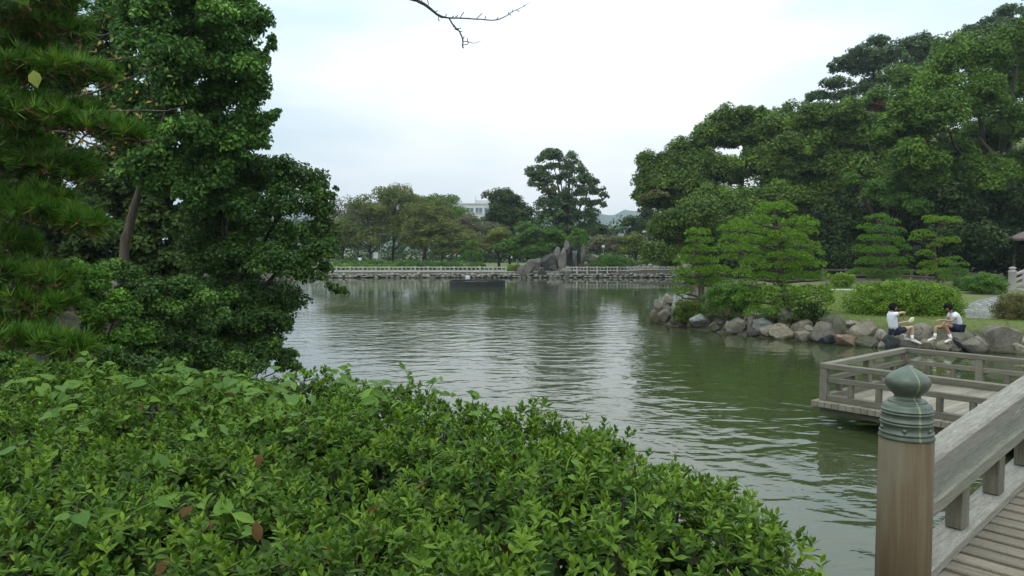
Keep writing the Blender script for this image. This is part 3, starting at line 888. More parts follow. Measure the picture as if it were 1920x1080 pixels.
ROCKS = [  # x0,y0,x1,y1, material, cuts, label
    (1219, 580, 1232, 592, 'rock', 5, 'small grey rock at the far left tip of the rocky shore'),
    (1227, 562, 1244, 584, 'rock', 6, 'upright grey rock standing behind the tip of the rocky shore'),
    (1242, 551, 1263, 571, 'rock', 7, 'pointed grey rock highest on the left tip of the shore'),
    (1238, 567, 1258, 584, 'rock', 6, 'squat grey rock below the pointed rock at the shore tip'),
    (1238, 581, 1265, 602, 'rock_dark', 5, 'rounded dark rock above the dry grass at the shore tip'),
    (1261, 577, 1285, 607, 'rock_dark', 7, 'jagged dark rock below the yellowish dark shrub'),
    (1219, 590, 1229, 599, 'rock', 5, 'little low rock touching the water at the shore tip'),
    (1257, 598, 1270, 609, 'rock_dark', 5, 'small dark stone in the water left of two jagged rocks'),
    (1273, 603, 1289, 614, 'rock_dark', 5, 'small round dark stone in the water below the jagged rock'),
    (1289, 604, 1299, 613, 'rock', 5, 'little stone wedged left of the pale lichen rock'),
    (1295, 590, 1332, 615, 'rock_pale', 6, 'pale lichen covered rock at the water under the dark shrub'),
    (1319, 564, 1340, 596, 'rock', 7, 'upright narrow grey stone between the two shore shrubs'),
    (1332, 586, 1351, 604, 'rock_tan', 5, 'small tan rock right of the upright narrow stone'),
    (1343, 591, 1372, 607, 'rock', 7, 'flat topped grey rock above a mossy stone'),
    (1338, 580, 1360, 591, 'rock_moss', 5, 'low mossy rock under the green shore shrub'),
    (1360, 577, 1380, 595, 'rock', 6, 'brownish rock with a flat face under the green shore shrub'),
    (1362, 570, 1380, 582, 'rock_tan', 5, 'little tan rock at the foot of the green shore shrub'),
    (1376, 584, 1399, 599, 'rock', 5, 'grey rock with pale top left of the rounded boulder'),
    (1373, 596, 1400, 605, 'rock_pale', 6, 'thin pale flat rock lying on larger stones'),
    (1382, 600, 1407, 617, 'rock', 7, 'blocky grey rock left of the thin upright stone'),
    (1362, 603, 1398, 625, 'rock', 5, 'large smooth sloping grey rock at the waterline'),
    (1397, 576, 1428, 600, 'rock', 4, 'rounded brown grey boulder above the thin upright stone'),
    (1404, 585, 1416, 622, 'rock', 7, 'thin upright brown stone like a post among the rocks'),
    (1424, 580, 1444, 598, 'rock', 5, 'grey boulder in shade under the large pine'),
    (1413, 597, 1460, 622, 'rock_pale', 8, 'broad tilted pale slab with cracked face'),
    (1403, 619, 1429, 630, 'rock_dark', 4, 'low dark stone awash below the thin upright stone'),
    (1428, 611, 1454, 634, 'rock', 5, 'grey sloping rock left of the biggest tan boulder'),
    (1449, 608, 1498, 637, 'rock_tan', 3, 'biggest smooth tan boulder at the waterline'),
    (1448, 576, 1471, 600, 'rock', 6, 'grey block standing under the large pine trunk'),
    (1459, 575, 1491, 611, 'rock', 8, 'tall angular grey rock behind the biggest tan boulder'),
    (1489, 599, 1525, 620, 'rock_tan', 5, 'round boulder with dark cracks right of the angular rock'),
    (1496, 609, 1533, 626, 'rock', 5, 'grey rock wedged behind a low tan boulder'),
    (1494, 621, 1526, 640, 'rock_tan', 3, 'low tan boulder right of the biggest tan boulder'),
    (1523, 604, 1575, 640, 'rock_dark', 3, 'large smooth dark grey boulder left of the orange rock'),
    (1526, 591, 1574, 607, 'rock_moss', 5, 'long low mossy rock on top of the dark grey boulder'),
    (1331, 604, 1351, 622, 'rock_moss', 4, 'mossy green stone at the waterline under flat rocks'),
    (1565, 594, 1592, 636, 'rock_moss', 5, 'upright brownish stone right of the large dark boulder'),
    (1540, 627, 1575, 650, 'rock_wet', 4, 'wet blackish rock half sunk below the dark boulder'),
    (1572, 628, 1610, 651, 'rock_orange', 6, 'orange brown wedge shaped rock at the water'),
    (1586, 601, 1612, 616, 'rock', 5, 'grey stone tucked behind the large round boulder'),
    (1596, 600, 1652, 641, 'rock_tan', 3, 'large round pale boulder left of the seated girls'),
    (1607, 632, 1650, 653, 'rock_moss', 4, 'low mossy boulder below the large round pale boulder'),
    (1641, 619, 1669, 645, 'rock', 4, 'round grey boulder left of the girl with raised arm'),
    (1647, 640, 1664, 655, 'rock', 5, 'small grey stone at the water below the girl with raised arm'),
    (1660, 629, 1689, 657, 'rock_wet', 5, 'black wet rock under the girl with raised arm'),
    (1687, 637, 1733, 657, 'rock_dark', 6, 'dark flat rock under the shoe of the girl with raised arm'),
    (1681, 626, 1702, 643, 'rock_tan', 5, 'small tan rock beside the legs of the girl with raised arm'),
    (1708, 606, 1755, 645, 'rock', 3, 'large smooth grey boulder between the two seated girls'),
    (1750, 611, 1788, 641, 'rock_moss', 4, 'boulder behind the legs of the girl with outstretched arm'),
    (1731, 636, 1762, 660, 'rock_tan', 4, 'tan rock under the left shoe of the girl with outstretched arm'),
    (1758, 639, 1792, 661, 'rock_tan', 4, 'mossy tan rock under the right shoe of the girl with outstretched arm'),
    (1785, 618, 1833, 648, 'rock_moss', 6, 'broad pitted rock that the girl with outstretched arm sits on'),
    (1809, 631, 1865, 667, 'rock', 3, 'pale round boulder right of the dark bird'),
    (1829, 619, 1854, 637, 'rock_moss', 6, 'low rough stone behind the pale round boulder'),
    (1849, 612, 1882, 639, 'rock', 3, 'round grey boulder behind the tall leaning boulder'),
    (1861, 611, 1912, 670, 'rock', 4, 'tallest leaning grey boulder near the right edge'),
    (1855, 637, 1866, 652, 'rock_dark', 5, 'dark stone in the gap between two big boulders'),
    (1895, 642, 1938, 674, 'rock_tan', 4, 'tan boulder cut by the right edge of the picture'),
    (1908, 629, 1935, 648, 'rock', 4, 'grey boulder behind the tan boulder at the right edge'),
    (1788, 654, 1812, 665, 'rock_dark', 5, 'small dark stone under the bird at the water'),
]
for i, (x0, y0, x1, y1, m, cuts, lab) in enumerate(ROCKS):
    cx = (x0 + x1) / 2
    up = shoreY(cx) - y1
    D = shoreD(cx) + max(0.0, up) * 0.042
    gx_, gy_ = (x1 - x0) * 0.04, (y1 - y0) * 0.03
    x0, x1, y0, y1 = x0 - gx_, x1 + gx_, y0 - gy_, y1 + gy_
    if 'behind the legs' in lab or 'sits on' in lab or 'between the two' in lab: D += 0.45
    rock_at('rock', lab, x0, y0, x1, y1, D, m, i + 11, cuts + 4, 0.18 if cuts <= 3 else 0.34, 0.85, 0.18 if up < 6 else 0.3, group='rocks along the near right shore')

for i in range(46):
    cx = rng.uniform(1228, 1925); w_ = rng.uniform(9, 17); h_ = w_ * rng.uniform(0.6, 0.95)
    up = rng.uniform(-1, 22) * (1 if cx < 1600 else 0.6); yb = shoreY(cx) - up
    o = rock_at('small_stone', None, cx - w_ / 2, yb - h_, cx + w_ / 2, yb, shoreD(cx) + max(0, up) * 0.042 + 0.25, ('rock', 'rock_dark', 'rock_moss', 'rock_tan')[i % 4], 700 + i, 9, 0.34, 0.9, 0.5)
    tag(o, 'small rough stone wedged in the gaps between the bigger shore boulders', 'stone', 'small stones between the shore boulders')

# ------------------------------------------------------------------ far bank: revetment, fence, hedges, waterfall
rev = thing('stone_revetment', 'low rough stone revetment edging the far side of the pond', 'stone wall', (-3, 82.0, 0))
rmesh = [bm_mesh('stone', rock_bm(500 + i, 6, 0.2, 2), M['rock_far'], True, 38) for i in range(8)]
def along(pts, step):
    p = np.array(pts, float); seg = np.linalg.norm(np.diff(p, axis=0), axis=1); s = np.concatenate([[0], np.cumsum(seg)])
    q = np.arange(0, s[-1], step)
    return np.stack([np.interp(q, s, p[:, k]) for k in range(p.shape[1])], 1)
def revet(pts, rows, n_step, parent, z0=0.0, h=0.24):
    for r in range(rows):
        for p in along(pts, n_step * rng.uniform(0.9, 1.1)):
            sx = n_step * rng.uniform(0.4, 0.75); sz = h * rng.uniform(0.45, 0.95)
            Mx = Matrix.Translation((p[0] + rng.uniform(-.1, .1), p[1] + r * 0.16 + rng.uniform(-.06, .06), z0 + h * 0.4 + r * h * 0.85 + rng.uniform(-.07, .07))) @ Matrix.Rotation(rng.uniform(-.25, .25), 4, 'Y') @ Matrix.Rotation(rng.uniform(-.4, .4), 4, 'Z') @ Matrix.Diagonal((sx, 0.3, sz, 1))
            link('stone', rmesh[rng.integers(8)], parent, Mx)
far_shore = [(-26, 80.2), (-22, 81.5), (-14, 81.9), (-6, 82.1), (1, 81.9), (9, 82.2), (18.6, 82.4)]
revet(far_shore, 2, 0.52, rev)

def fence(name, label, pts, step, h, z, mat, tw=0.16):
    base = np.array(pts[0])
    root = thing(name, label, 'fence', (*base[:2], z))
    q = along(pts, step)
    for i, p in enumerate(q):
        bar('post', (p[0], p[1], z - 0.2), (p[0], p[1], z + h), tw, tw, M[mat], root, 0.02, (0, 1, 0))
        if i + 1 < len(q):
            e = q[i + 1]
            d = (e - p) / np.linalg.norm(e - p) * tw * 0.45
            a, b = p + d, e - d
            for zz, hh in ((h * 0.86, 0.12), (h * 0.42, 0.11)):
                bar('rail', (a[0], a[1], z + zz), (b[0], b[1], z + zz), 0.1, hh, M[mat], root, 0.015)
            for f in (0.33, 0.67):
                m = p * (1 - f) + e * f
                bar('baluster', (m[0], m[1], z + h * 0.42 + 0.05), (m[0], m[1], z + h * 0.86 - 0.05), 0.09, 0.09, M[mat], root, 0, (0, 1, 0))
    return root
k82 = 83.0 / F
fence('pond_fence', 'pale concrete post and rail fence along the far bank left of the waterfall', [((560 - 960) * k82, 83.0 - 1.0), ((640 - 960) * k82, 82.9), ((800 - 960) * k82, 83.1), ((965 - 960) * k82, 83.0)], 1.46, 0.83, 0.42, 'concrete')
fence('pond_fence', 'pale concrete post and rail fence along the far bank right of the waterfall', [((1062 - 960) * k82, 82.7), ((1090 - 960) * k82, 82.4), ((1160 - 960) * k82, 82.9), ((1300 - 960) * k82, 83.3)], 1.15, 0.83, 0.42, 'concrete')

def hedge_row(label, pts, w, h, mat, n, size, z):
    c = np.mean(np.array(pts), 0)
    root = thing('clipped_hedge', label, 'hedge', (*c, z))
    q = along(pts, w * 0.7)
    lobes = [(np.array((p[0], p[1], z + h * 0.42)), w * 0.75, w * 0.5, h * 0.56) for p in q]
    crown_obj('foliage', lobes, n, size, 0.35, M[mat], root, zmin=-0.6, flat=0.8, inner=0.08, up=0.35, back=0.4)
    for p in q[::3]:
        limb('stem', [(p[0], p[1], z - 0.1), (p[0] + 0.1, p[1], z + h * 0.3), (p[0], p[1], z + h * 0.6)], 0.04, 0.02, M['bark'], root, 5, 0, 4)
    return root
k88 = 88.0 / F
hedge_row('long dark green clipped hedge behind the far left fence', [((640 - 960) * k88, 88.5), ((760 - 960) * k88, 89), ((882 - 960) * k88, 88.5)], 1.7, 1.12, 'shrub', 26000, 0.16, 0.6)
hedge_row('low yellow green hedge just behind the far left fence', [((628 - 960) * k88, 86.8), ((745 - 960) * k88, 87)], 1.2, 0.75, 'azalea', 9000, 0.14, 0.6)
hedge_row('short dark clipped hedge at the right end of the long hedge', [((893 - 960) * k88, 90), ((905 - 960) * k88, 90)], 1.2, 1.0, 'shrub', 4000, 0.15, 0.6)

# the artificial waterfall of rocks
FALL = [  # x0,y0,x1,y1,D,mat,cuts,label,tilt
    (976, 487, 1002, 521, 82.2, 'rock_fall', 7, 'big pale sloping rock at the left foot of the waterfall', 0.25),
    (968, 497, 985, 521, 82.0, 'rock_fall', 7, 'lower grey rock leaning left of the big sloping rock', 0.3),
    (987, 484, 1016, 508, 84.5, 'rock_fall', 7, 'brown topped rock behind the sloping rock by the waterfall', 0),
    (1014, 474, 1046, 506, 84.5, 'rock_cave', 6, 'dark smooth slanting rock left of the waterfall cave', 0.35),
    (1038, 462, 1052, 500, 85.5, 'rock_fall', 7, 'grey rock slab behind the slanting dark rock', 0.1),
    (1046, 464, 1064, 510, 84.0, 'rock_fall', 8, 'tall pale rough rock pillar left of the waterfall cave', 0.1),
    (1057, 449, 1070, 475, 84.3, 'rock_fall', 6, 'rounded rock knob on top of the pale rock pillar', 0.12),
    (1089, 458, 1100, 496, 84.0, 'rock_fall', 7, 'narrow pale rock pillar right of the waterfall cave', -0.05),
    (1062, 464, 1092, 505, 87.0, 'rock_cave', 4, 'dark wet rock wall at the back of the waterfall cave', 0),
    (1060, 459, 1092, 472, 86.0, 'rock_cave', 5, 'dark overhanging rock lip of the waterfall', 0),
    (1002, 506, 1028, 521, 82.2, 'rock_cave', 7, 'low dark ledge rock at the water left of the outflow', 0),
    (1028, 508, 1050, 520, 82.2, 'rock_fall', 7, 'pale flat ledge rock over the waterfall outflow', 0),
    (1047, 502, 1075, 521, 82.3, 'rock_fall', 6, 'pale blocky rock between the outflow and the right fence', 0),
    (1104, 476, 1128, 495, 85.5, 'rock_fall', 4, 'rounded grey boulder left of the clipped bush by the waterfall', 0),
    (1094, 490, 1102, 500, 83.6, 'rock_pale', 4, 'small pale rock right of the waterfall cave', 0),
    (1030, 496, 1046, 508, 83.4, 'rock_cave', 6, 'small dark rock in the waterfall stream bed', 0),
    (1010, 501, 1020, 508, 83.4, 'rock_fall', 6, 'little brown rock on the ledge left of the stream bed', 0),
    (1158, 488, 1180, 500, 86.0, 'rock_fall', 6, 'flat brown rock at the end of the planted bed', 0),
]
for i, (x0, y0, x1, y1, D, m, cuts, lab, tl) in enumerate(FALL):
    rock_at('rock', lab, x0, y0, x1, y1, D, m, 200 + i, cuts + 4, 0.42, 0.8, 0.2, tilt=tl, group='rocks of the waterfall')
# water falling in the cave: a thick rippled curtain
fx = np.linspace(-0.24, 0.24, 15); fz = np.linspace(0, 1, 12)
c0 = W(1078, 470, 85.6); c1 = W(1078, 503, 85.2)
Vv, Tt = [], []
for s, off in ((0, 0.0), (1, 0.08)):
    for f in fz:
        for x in fx:
            Vv.append((c0[0] + x * (1 - 0.15 * f) + 0.05 * math.sin(9 * x + 4 * f), c0[1] - 0.5 * f ** 0.6 + off + 0.05 * mnoise.noise(Vector((x * 4, f * 2, 0))), c0[2] + (c1[2] - c0[2]) * f))
n1 = len(fx)
for s in range(2):
    for i in range(11):
        for j in range(n1 - 1):
            b_ = s * 12 * n1 + i * n1 + j
            Tt.append((b_, b_ + 1, b_ + n1 + 1, b_ + n1))
o = link('waterfall', np_mesh('waterfall', np.array(Vv) - c0, np.array(Tt), M['fall'], True), None, None, c0)
tag(o, 'thin veil of water falling inside the dark rock cave', 'waterfall')

# planted bed with a low stone edge right of the waterfall
bed = thing('bed_wall', 'low dry stone edge of the planted bed behind the right fence', 'stone wall', (14, 87, 0.6))
revet([((1175 - 960) * k88, 86.4), ((1240 - 960) * k88, 86.8), ((1300 - 960) * k88, 87)], 2, 0.6, bed, 0.75, 0.3)

# low drum of black boards floating in the pond, and the white post
fc = W(895, 537, 63.2); fc[2] = 0
rf = thing('fountain_drum', 'low round black boarded fountain drum standing in the pond', 'fountain', fc)
rad = 2.36
for i in range(16):
    a0, a1 = 2 * math.pi * i / 16, 2 * math.pi * (i + 1) / 16
    p0 = fc + np.array((math.cos(a0) * rad, math.sin(a0) * rad, 0.16)); p1 = fc + np.array((math.cos(a1) * rad, math.sin(a1) * rad, 0.16))
    bar('board', p0, p1, 0.08, 0.62 + rng.uniform(-.03, .03), M['black_board'], rf, 0.01)
V, T = lathe([(0.01, 0.34), (rad - 0.08, 0.34), (rad - 0.08, 0.2), (0.01, 0.2)], 32)
link('deck', np_mesh('deck', V + fc - fc, T, M['black_board']), rf, None, fc)
V, T = lathe([(0.12, 0.3), (0.12, 0.42), (0.06, 0.44), (0.05, 0.62), (0.01, 0.62)], 12)
link('nozzle', np_mesh('nozzle', V, T, M['dark_metal']), rf, None, fc)
wp = W(877, 527, 67); wp[2] = -0.3
V, T = lathe([(0.01, 1.05), (0.19, 1.05), (0.21, 1.0), (0.2, 0), (0.01, 0)], 16)
o = link('white_post', np_mesh('white_post', V, T, M['white_stone'], True), None, None, wp)
tag(o, 'short white round post standing in the water behind the black drum', 'post')

# ------------------------------------------------------------------ white school block behind the trees
bd = 250.0
bk = bd / F
bx0, bx1 = (835 - 960) * bk, (985 - 960) * bk
bz = 3 + (470 - 384) * bk
rb = thing('school_building', 'long white flat roofed building showing above the far trees', 'building', ((bx0 + bx1) / 2, bd + 6, 0.6))
link('wall', box_mesh(bx1 - bx0, 12, bz - 0.6, M['white'], 0), rb, None, ((bx0 + bx1) / 2, bd + 6, (bz + 0.6) / 2))
link('roof', box_mesh(bx1 - bx0 + 0.8, 12.8, 0.5, M['white_stone'], 0), rb, None, ((bx0 + bx1) / 2, bd + 6, bz + 0.26))
link('parapet', box_mesh(9, 5, 1.2, M['white_stone'], 0), rb, None, ((915 - 960) * bk, bd + 6, bz + 1.1))
for r in range(4):
    zz = bz - 1.9 - r * 3.5
    x = bx0 + 1.2
    while x < bx1 - 2.5:
        f = link('window', box_mesh(2.3, 0.14, 1.6, M['window'], 0), rb, None, (x + 1.2, bd - 0.02, zz))
        link('sill', box_mesh(2.7, 0.5, 0.16, M['white_stone'], 0), rb, None, (x + 1.2, bd - 0.2, zz - 0.95))
        bar('mullion', (x + 1.2, bd - 0.12, zz - 0.8), (x + 1.2, bd - 0.12, zz + 0.8), 0.1, 0.08, M['white'], rb, 0, (0, 1, 0))
        x += 3.0
        bar('pillar', (x - 0.3, bd - 0.3, zz - 1.7), (x - 0.3, bd - 0.3, zz + 1.7), 0.35, 0.55, M['white'], rb, 0, (0, 1, 0))
ant = W(892, 382, 252)
bar('antenna', (ant[0], ant[1], bz + 0.5), (ant[0], ant[1], bz + 3.2), 0.12, 0.12, M['grey_metal'], rb, 0, (0, 1, 0))

# ------------------------------------------------------------------ trees beyond the pond
def gz(x, y): return float(land(np.array([x]), np.array([y]))[0])
def base_at(px, D):
    x = (px - 960) / F * D
    return (x, D, gz(x, D))

T_ = [
 ('cherry_tree', 'olive cherry tree with brownish top at the far left of the far bank', 104, 640, [(640, 400, 42, 34), (655, 440, 40, 30), (620, 440, 35, 40), (668, 410, 32, 28)], 'brown_leaf', 7000, 'bark'),
 ('cherry_tree', 'wide olive cherry tree above the person in white shirt', 100, 696, [(690, 392, 45, 26), (670, 425, 45, 28), (715, 415, 40, 28), (700, 445, 50, 22), (650, 455, 35, 20)], 'olive', 11000, 'bark'),
 ('cherry_tree', 'tallest olive cherry tree behind the far lamp post', 103, 735, [(735, 372, 42, 20), (760, 390, 40, 24), (725, 400, 45, 26), (750, 425, 50, 26), (770, 445, 40, 20)], 'olive', 12000, 'bark'),
 ('cherry_tree', 'olive cherry tree with forked dark trunks over the long hedge', 97, 790, [(800, 400, 45, 26), (830, 412, 38, 22), (785, 430, 45, 24), (820, 445, 48, 22), (775, 455, 35, 18)], 'olive', 11000, 'bark'),
 ('cherry_tree', 'low spreading olive cherry tree with low fork over the hedge end', 95, 828, [(845, 430, 42, 22), (815, 455, 42, 16), (860, 455, 42, 20), (835, 470, 50, 12)], 'olive', 9000, 'bark'),
 ('camphor_tree', 'rounded green tree showing behind the olive cherry trees', 130, 800, [(790, 385, 45, 24), (820, 378, 38, 18), (836, 402, 20, 16), (770, 378, 30, 16), (830, 410, 50, 25)], 'camphor2', 10000, 'bark'),
 ('cherry_tree', 'half bare brownish cherry tree in front of the white building', 101, 905, [(890, 424, 36, 18), (918, 428, 26, 18), (868, 440, 28, 16), (895, 456, 40, 18)], 'brown_leaf', 6000, 'bark'),
 ('young_tree', 'small yellow green tree left of the bright green maple', 96, 935, [(935, 450, 24, 18), (920, 462, 20, 16), (950, 465, 22, 16)], 'yellow_leaf', 5000, 'bark'),
 ('oak_tree', 'dark round evergreen tree left of the tall open tree', 108, 955, [(950, 378, 36, 20), (940, 398, 28, 20), (975, 395, 34, 22), (930, 420, 22, 18), (960, 415, 42, 26), (995, 420, 28, 26), (940, 440, 30, 20)], 'dark_leaf', 15000, 'bark'),
 ('maple_tree', 'bright green spreading maple left of the waterfall', 92, 990, [(990, 432, 26, 16), (975, 448, 28, 18), (1005, 450, 32, 16), (1030, 445, 24, 16), (960, 462, 22, 14), (990, 468, 44, 16), (1025, 465, 34, 16), (1045, 455, 16, 16)], 'maple', 16000, 'bark'),
 ('cherry_tree', 'grey brown cherry tree with bare twigs right of the waterfall', 96, 1150, [(1145, 453, 36, 16), (1125, 464, 26, 14), (1170, 456, 28, 16), (1145, 468, 40, 12)], 'brown_leaf', 7500, 'bark'),
 ('young_tree', 'thin yellow olive tree left of the right hand lamp post', 94, 1192, [(1192, 448, 20, 20), (1185, 468, 22, 14), (1200, 462, 14, 18)], 'yellow_leaf', 3800, 'bark'),
 ('oak_tree', 'dark tree behind the right hand lamp post', 125, 1190, [(1185, 418, 22, 16), (1205, 425, 24, 22), (1178, 435, 16, 14), (1215, 405, 22, 20)], 'dark_leaf', 6000, 'bark'),
 ('oak_tree', 'dark low tree behind the brown cherry and waterfall', 112, 1120, [(1110, 430, 24, 14), (1125, 452, 22, 10), (1095, 445, 22, 16), (1065, 440, 26, 16)], 'dark_leaf', 6500, 'bark'),
]
for nm, lab, D, px, lob, mt, nl, bk_ in T_:
    kk = D / F
    tree(nm, lab, 'tree', base_at(px, D), split_lobes(px_lobes(D, lob), 2, 0.75), mt, int(nl * 1.4), 0.34 if mt in ('camphor2', 'dark_leaf') else 0.28, 0.9, bk_, 0.24, limbs=5, tintp=0.2,
         group='trees on the far bank', inner=0.35 if mt != 'brown_leaf' else 0.6, back=0.4)

# tall open tree on the far bank: many small separate tufts of foliage
D = 103
lob = [(1035, 291, 17, 9), (1022, 300, 12, 10), (1046, 299, 12, 9), (1008, 322, 18, 10), (1018, 330, 16, 12), (1000, 330, 9, 8), (1040, 318, 14, 10), (1071, 300, 9, 14), (1078, 318, 16, 12), (1062, 322, 12, 12),
       (1008, 345, 16, 8), (1028, 350, 16, 12), (1060, 340, 16, 12), (1090, 338, 16, 14), (1108, 345, 14, 9), (1122, 356, 12, 9), (1132, 372, 7, 10), (1098, 362, 20, 10), (1118, 385, 14, 8), (1075, 360, 20, 12), (1050, 378, 22, 14), (1030, 385, 18, 14),
       (1085, 385, 20, 12), (1105, 402, 18, 10), (1060, 402, 24, 14), (1030, 412, 22, 14), (1090, 415, 24, 14), (1060, 428, 28, 12), (1100, 432, 16, 12)]
b = base_at(1062, D)
tk = [np.array(b) - (0, 0, .3), W(1062, 430, D), W(1064, 370, D), W(1070, 310, D)]
tree('tall_tree', 'tall open evergreen tree with separate leaf tufts behind the waterfall', 'tree', b, px_lobes(D, lob), 'grey_leaf', 24000, 0.36, 0.75, 'bark', 0.3, tk, 26, back=0.55, inner=0.1, tintp=0.1)
rt = thing('dead_foliage', 'rust brown dead leaf clump hanging in the tall open tree', 'foliage clump', W(1032, 355, D - 1))
crown_obj('foliage', px_lobes(D - 1, [(1032, 355, 13, 9), (1026, 364, 10, 8)]), 900, 0.3, 0.5, M['shrub_brown'], rt)
limb('twig', [W(1032, 362, D - 1), W(1045, 366, D - .5), W(1062, 375, D)], 0.05, 0.03, M['bark'], rt)
# small dark pines on the far bank
niwaki('small bright cloud pine growing over the waterfall cave', 86.5, (1085, 475), [(1083, 462), (1086, 445), (1082, 432)], [(1085, 434, 15, 6), (1073, 444, 13, 6), (1097, 443, 13, 6), (1084, 451, 22, 7), (1076, 461, 14, 5), (1090, 459, 12, 5)], 'needle_far', 10, 0.4, 0.03, 20, 0.14)
niwaki('small dark cloud pine at the right end of the long far hedge', 92, (880, 497), [(884, 480), (886, 465), (886, 452)], [(885, 455, 13, 5), (875, 463, 12, 5), (893, 466, 11, 5), (885, 475, 17, 6), (872, 483, 14, 5), (896, 484, 13, 5)], 'needle_far', 10, 0.4, 0.03, 20, 0.14)

SH = [('rounded clipped green bush on the bank right of the waterfall', 1146, 501, 84.6, 2.2, 1.75, 'shrub', 9000, 0.15),
      ('small dark bush beside the waterfall rocks', 1110, 482, 88.5, 1.5, 1.3, 'shrub_dark', 3500, 0.16),
      ('low bush behind the clipped bush by the waterfall', 1177, 496, 87.5, 1.2, 1.0, 'shrub', 2500, 0.16),
      ('small bush on the stone edged bed left of the lamp', 1190, 494, 88.2, 1.1, 0.8, 'shrub', 2000, 0.16),
      ('low bush just right of the right hand lamp post', 1222, 494, 88.4, 1.5, 1.1, 'shrub_dark', 3000, 0.16),
      ('bush at the right end of the far stone edged bed', 1252, 497, 87, 1.6, 1.3, 'shrub', 3000, 0.16),
      ('round yellow green bush left of the waterfall rocks', 962, 499, 86, 0.95, 0.8, 'azalea', 2200, 0.14),
      ('small rusty green bush on the rocks by the sloping rock', 973, 501, 84.2, 0.6, 0.7, 'shrub_brown', 1500, 0.13),
      ('tiny bush in front of the waterfall cave', 1099, 503, 83.6, 0.9, 0.7, 'shrub_brown', 1600, 0.13)]
for lab, px, py, D, r, h, mt, n, sz in SH:
    x = (px - 960) / F * D
    shrub('bush', lab, (x, D, gz(x, D)), r, r * 0.8, h, mt, n, sz, 0.35, group='bushes on the far bank')

# far wood closing the park behind those trees
fw = []
for px in range(380, 1500, 22):
    D = 165 + rng.uniform(-12, 25)
    fw.append((W(px, 452 + rng.uniform(-14, 10), D), 3.6, 3.2, 4.2 + rng.uniform(-1, 1)))
    fw.append((W(px + 9, 482, D - 8), 3.6, 3.0, 3.0))
    if 800 < px < 1010: fw.append((W(px, 478, 150), 3.0, 2.0, 2.6))
P, N, t = crown_points(fw, 42000, 1.4, inner=0.1, back=0.2)
V, T, k = leaves(P, N, 0.75 * rng.uniform(0.7, 1.2, len(P)), TRI)
o = link('distant_wood', np_mesh('distant_wood', V, T, M['dark_leaf'], False, np.repeat(t, k)))
tag(o, 'dim band of park trees far behind the cherry trees', 'wood', None, 'stuff')

# lamps and signs of the far bank
def lamp(label, px, top_py, D, kind, mat):
    b = base_at(px, D)
    zt = W(px, top_py, D)[2]
    r = thing('street_lamp', label, 'street lamp', b)
    V, T = tube_data([(0, 0, -0.2), (0, 0, 0.6), (0, 0, zt - b[2] - 0.2)], [0.12, 0.075, 0.06], 10)
    link('pole', np_mesh('pole', V, T, M[mat], True), r, None, b)
    V, T = lathe([(0.14, 0), (0.14, 0.5), (0.01, 0.5)], 12)
    link('base', np_mesh('base', V, T, M[mat]), r, None, (b[0], b[1], b[2] - 0.05))
    if kind == 'flat':
        link('lamp_head', box_mesh(1.7, 0.45, 0.22, M['white_stone'], 0.04), r, None, (b[0], b[1], zt - 0.1))
        bar('bracket', (b[0], b[1], zt - 0.5), (b[0], b[1], zt - 0.22), 0.3, 0.2, M[mat], r, 0, (0, 1, 0))
    else:
        V, T = lathe([(0.01, 0.42), (0.3, 0.3), (0.42, 0.12), (0.4, 0.06), (0.22, 0.04), (0.14, -0.32), (0.01, -0.36)], 16)
        link('lamp_shade', np_mesh('lamp_shade', V * 0.8, T, M['grey_metal'], True), r, None, (b[0], b[1], zt - 0.4))
lamp('grey park lamp with flat white head behind the long hedge', 714, 438, 99, 'flat', 'grey_metal')
lamp('dark park lamp with pale hat shaped head by the right wood', 1208, 431, 90, 'hat', 'dark_metal')
sb = base_at(705, 98.5)
r = thing('sign_board', 'white sign board on a post beside the far park lamp', 'sign', sb)
bar('post', (sb[0], sb[1], sb[2] - .1), (sb[0], sb[1], sb[2] + 2.4), 0.08, 0.08, M['grey_metal'], r, 0, (0, 1, 0))
link('panel', box_mesh(0.62, 0.05, 0.8, M['white'], 0.01), r, None, (sb[0] + 0.0, sb[1] - 0.07, 3 + (470 - 479) * 98.5 / F))
for i, (px, lab, ww) in enumerate(((696, 'white cloth banner hung between the cherry trunks', 0.6), (712, 'narrow white banner hung right of the forked cherry trunk', 0.25))):
    sb = base_at(px, 106)
    r = thing('banner', lab, 'banner', sb, 'white banners in the far park')
    bar('pole', (sb[0] - ww / 2 - .05, sb[1], sb[2] - .1), (sb[0] - ww / 2 - .05, sb[1], sb[2] + 2.1), 0.05, 0.05, M['grey_metal'], r, 0, (0, 1, 0))
    X = np.linspace(-ww / 2, ww / 2, 7); Z = np.linspace(0.5, 1.95, 6)
    V = np.array([(x, 0.05 * math.sin(8 * x + 2 * z), z) for z in Z for x in X]); jj = np.arange(42).reshape(6, 7)
    link('cloth', np_mesh('cloth', np.vstack([V, V + (0, 0.01, 0)]), np.vstack([np.stack([jj[:-1, :-1], jj[:-1, 1:], jj[1:, 1:], jj[1:, :-1]], -1).reshape(-1, 4), 42 + np.stack([jj[:-1, :-1], jj[1:, :-1], jj[1:, 1:], jj[:-1, 1:]], -1).reshape(-1, 4)]), M['white'], True), r, None, sb)
pl = base_at(1131, 93)
r = thing('lamp_globe', 'short lamp post with round white globe in the brown cherry', 'lamp', pl)
bar('pole', (pl[0], pl[1], pl[2]), (pl[0], pl[1], 3 + (470 - 467) * 93 / F), 0.08, 0.08, M['grey_metal'], r, 0, (0, 1, 0))
V, T = lathe([(0.01, 0.26), (0.2, 0.18), (0.27, 0), (0.2, -0.18), (0.06, -0.26)], 14)
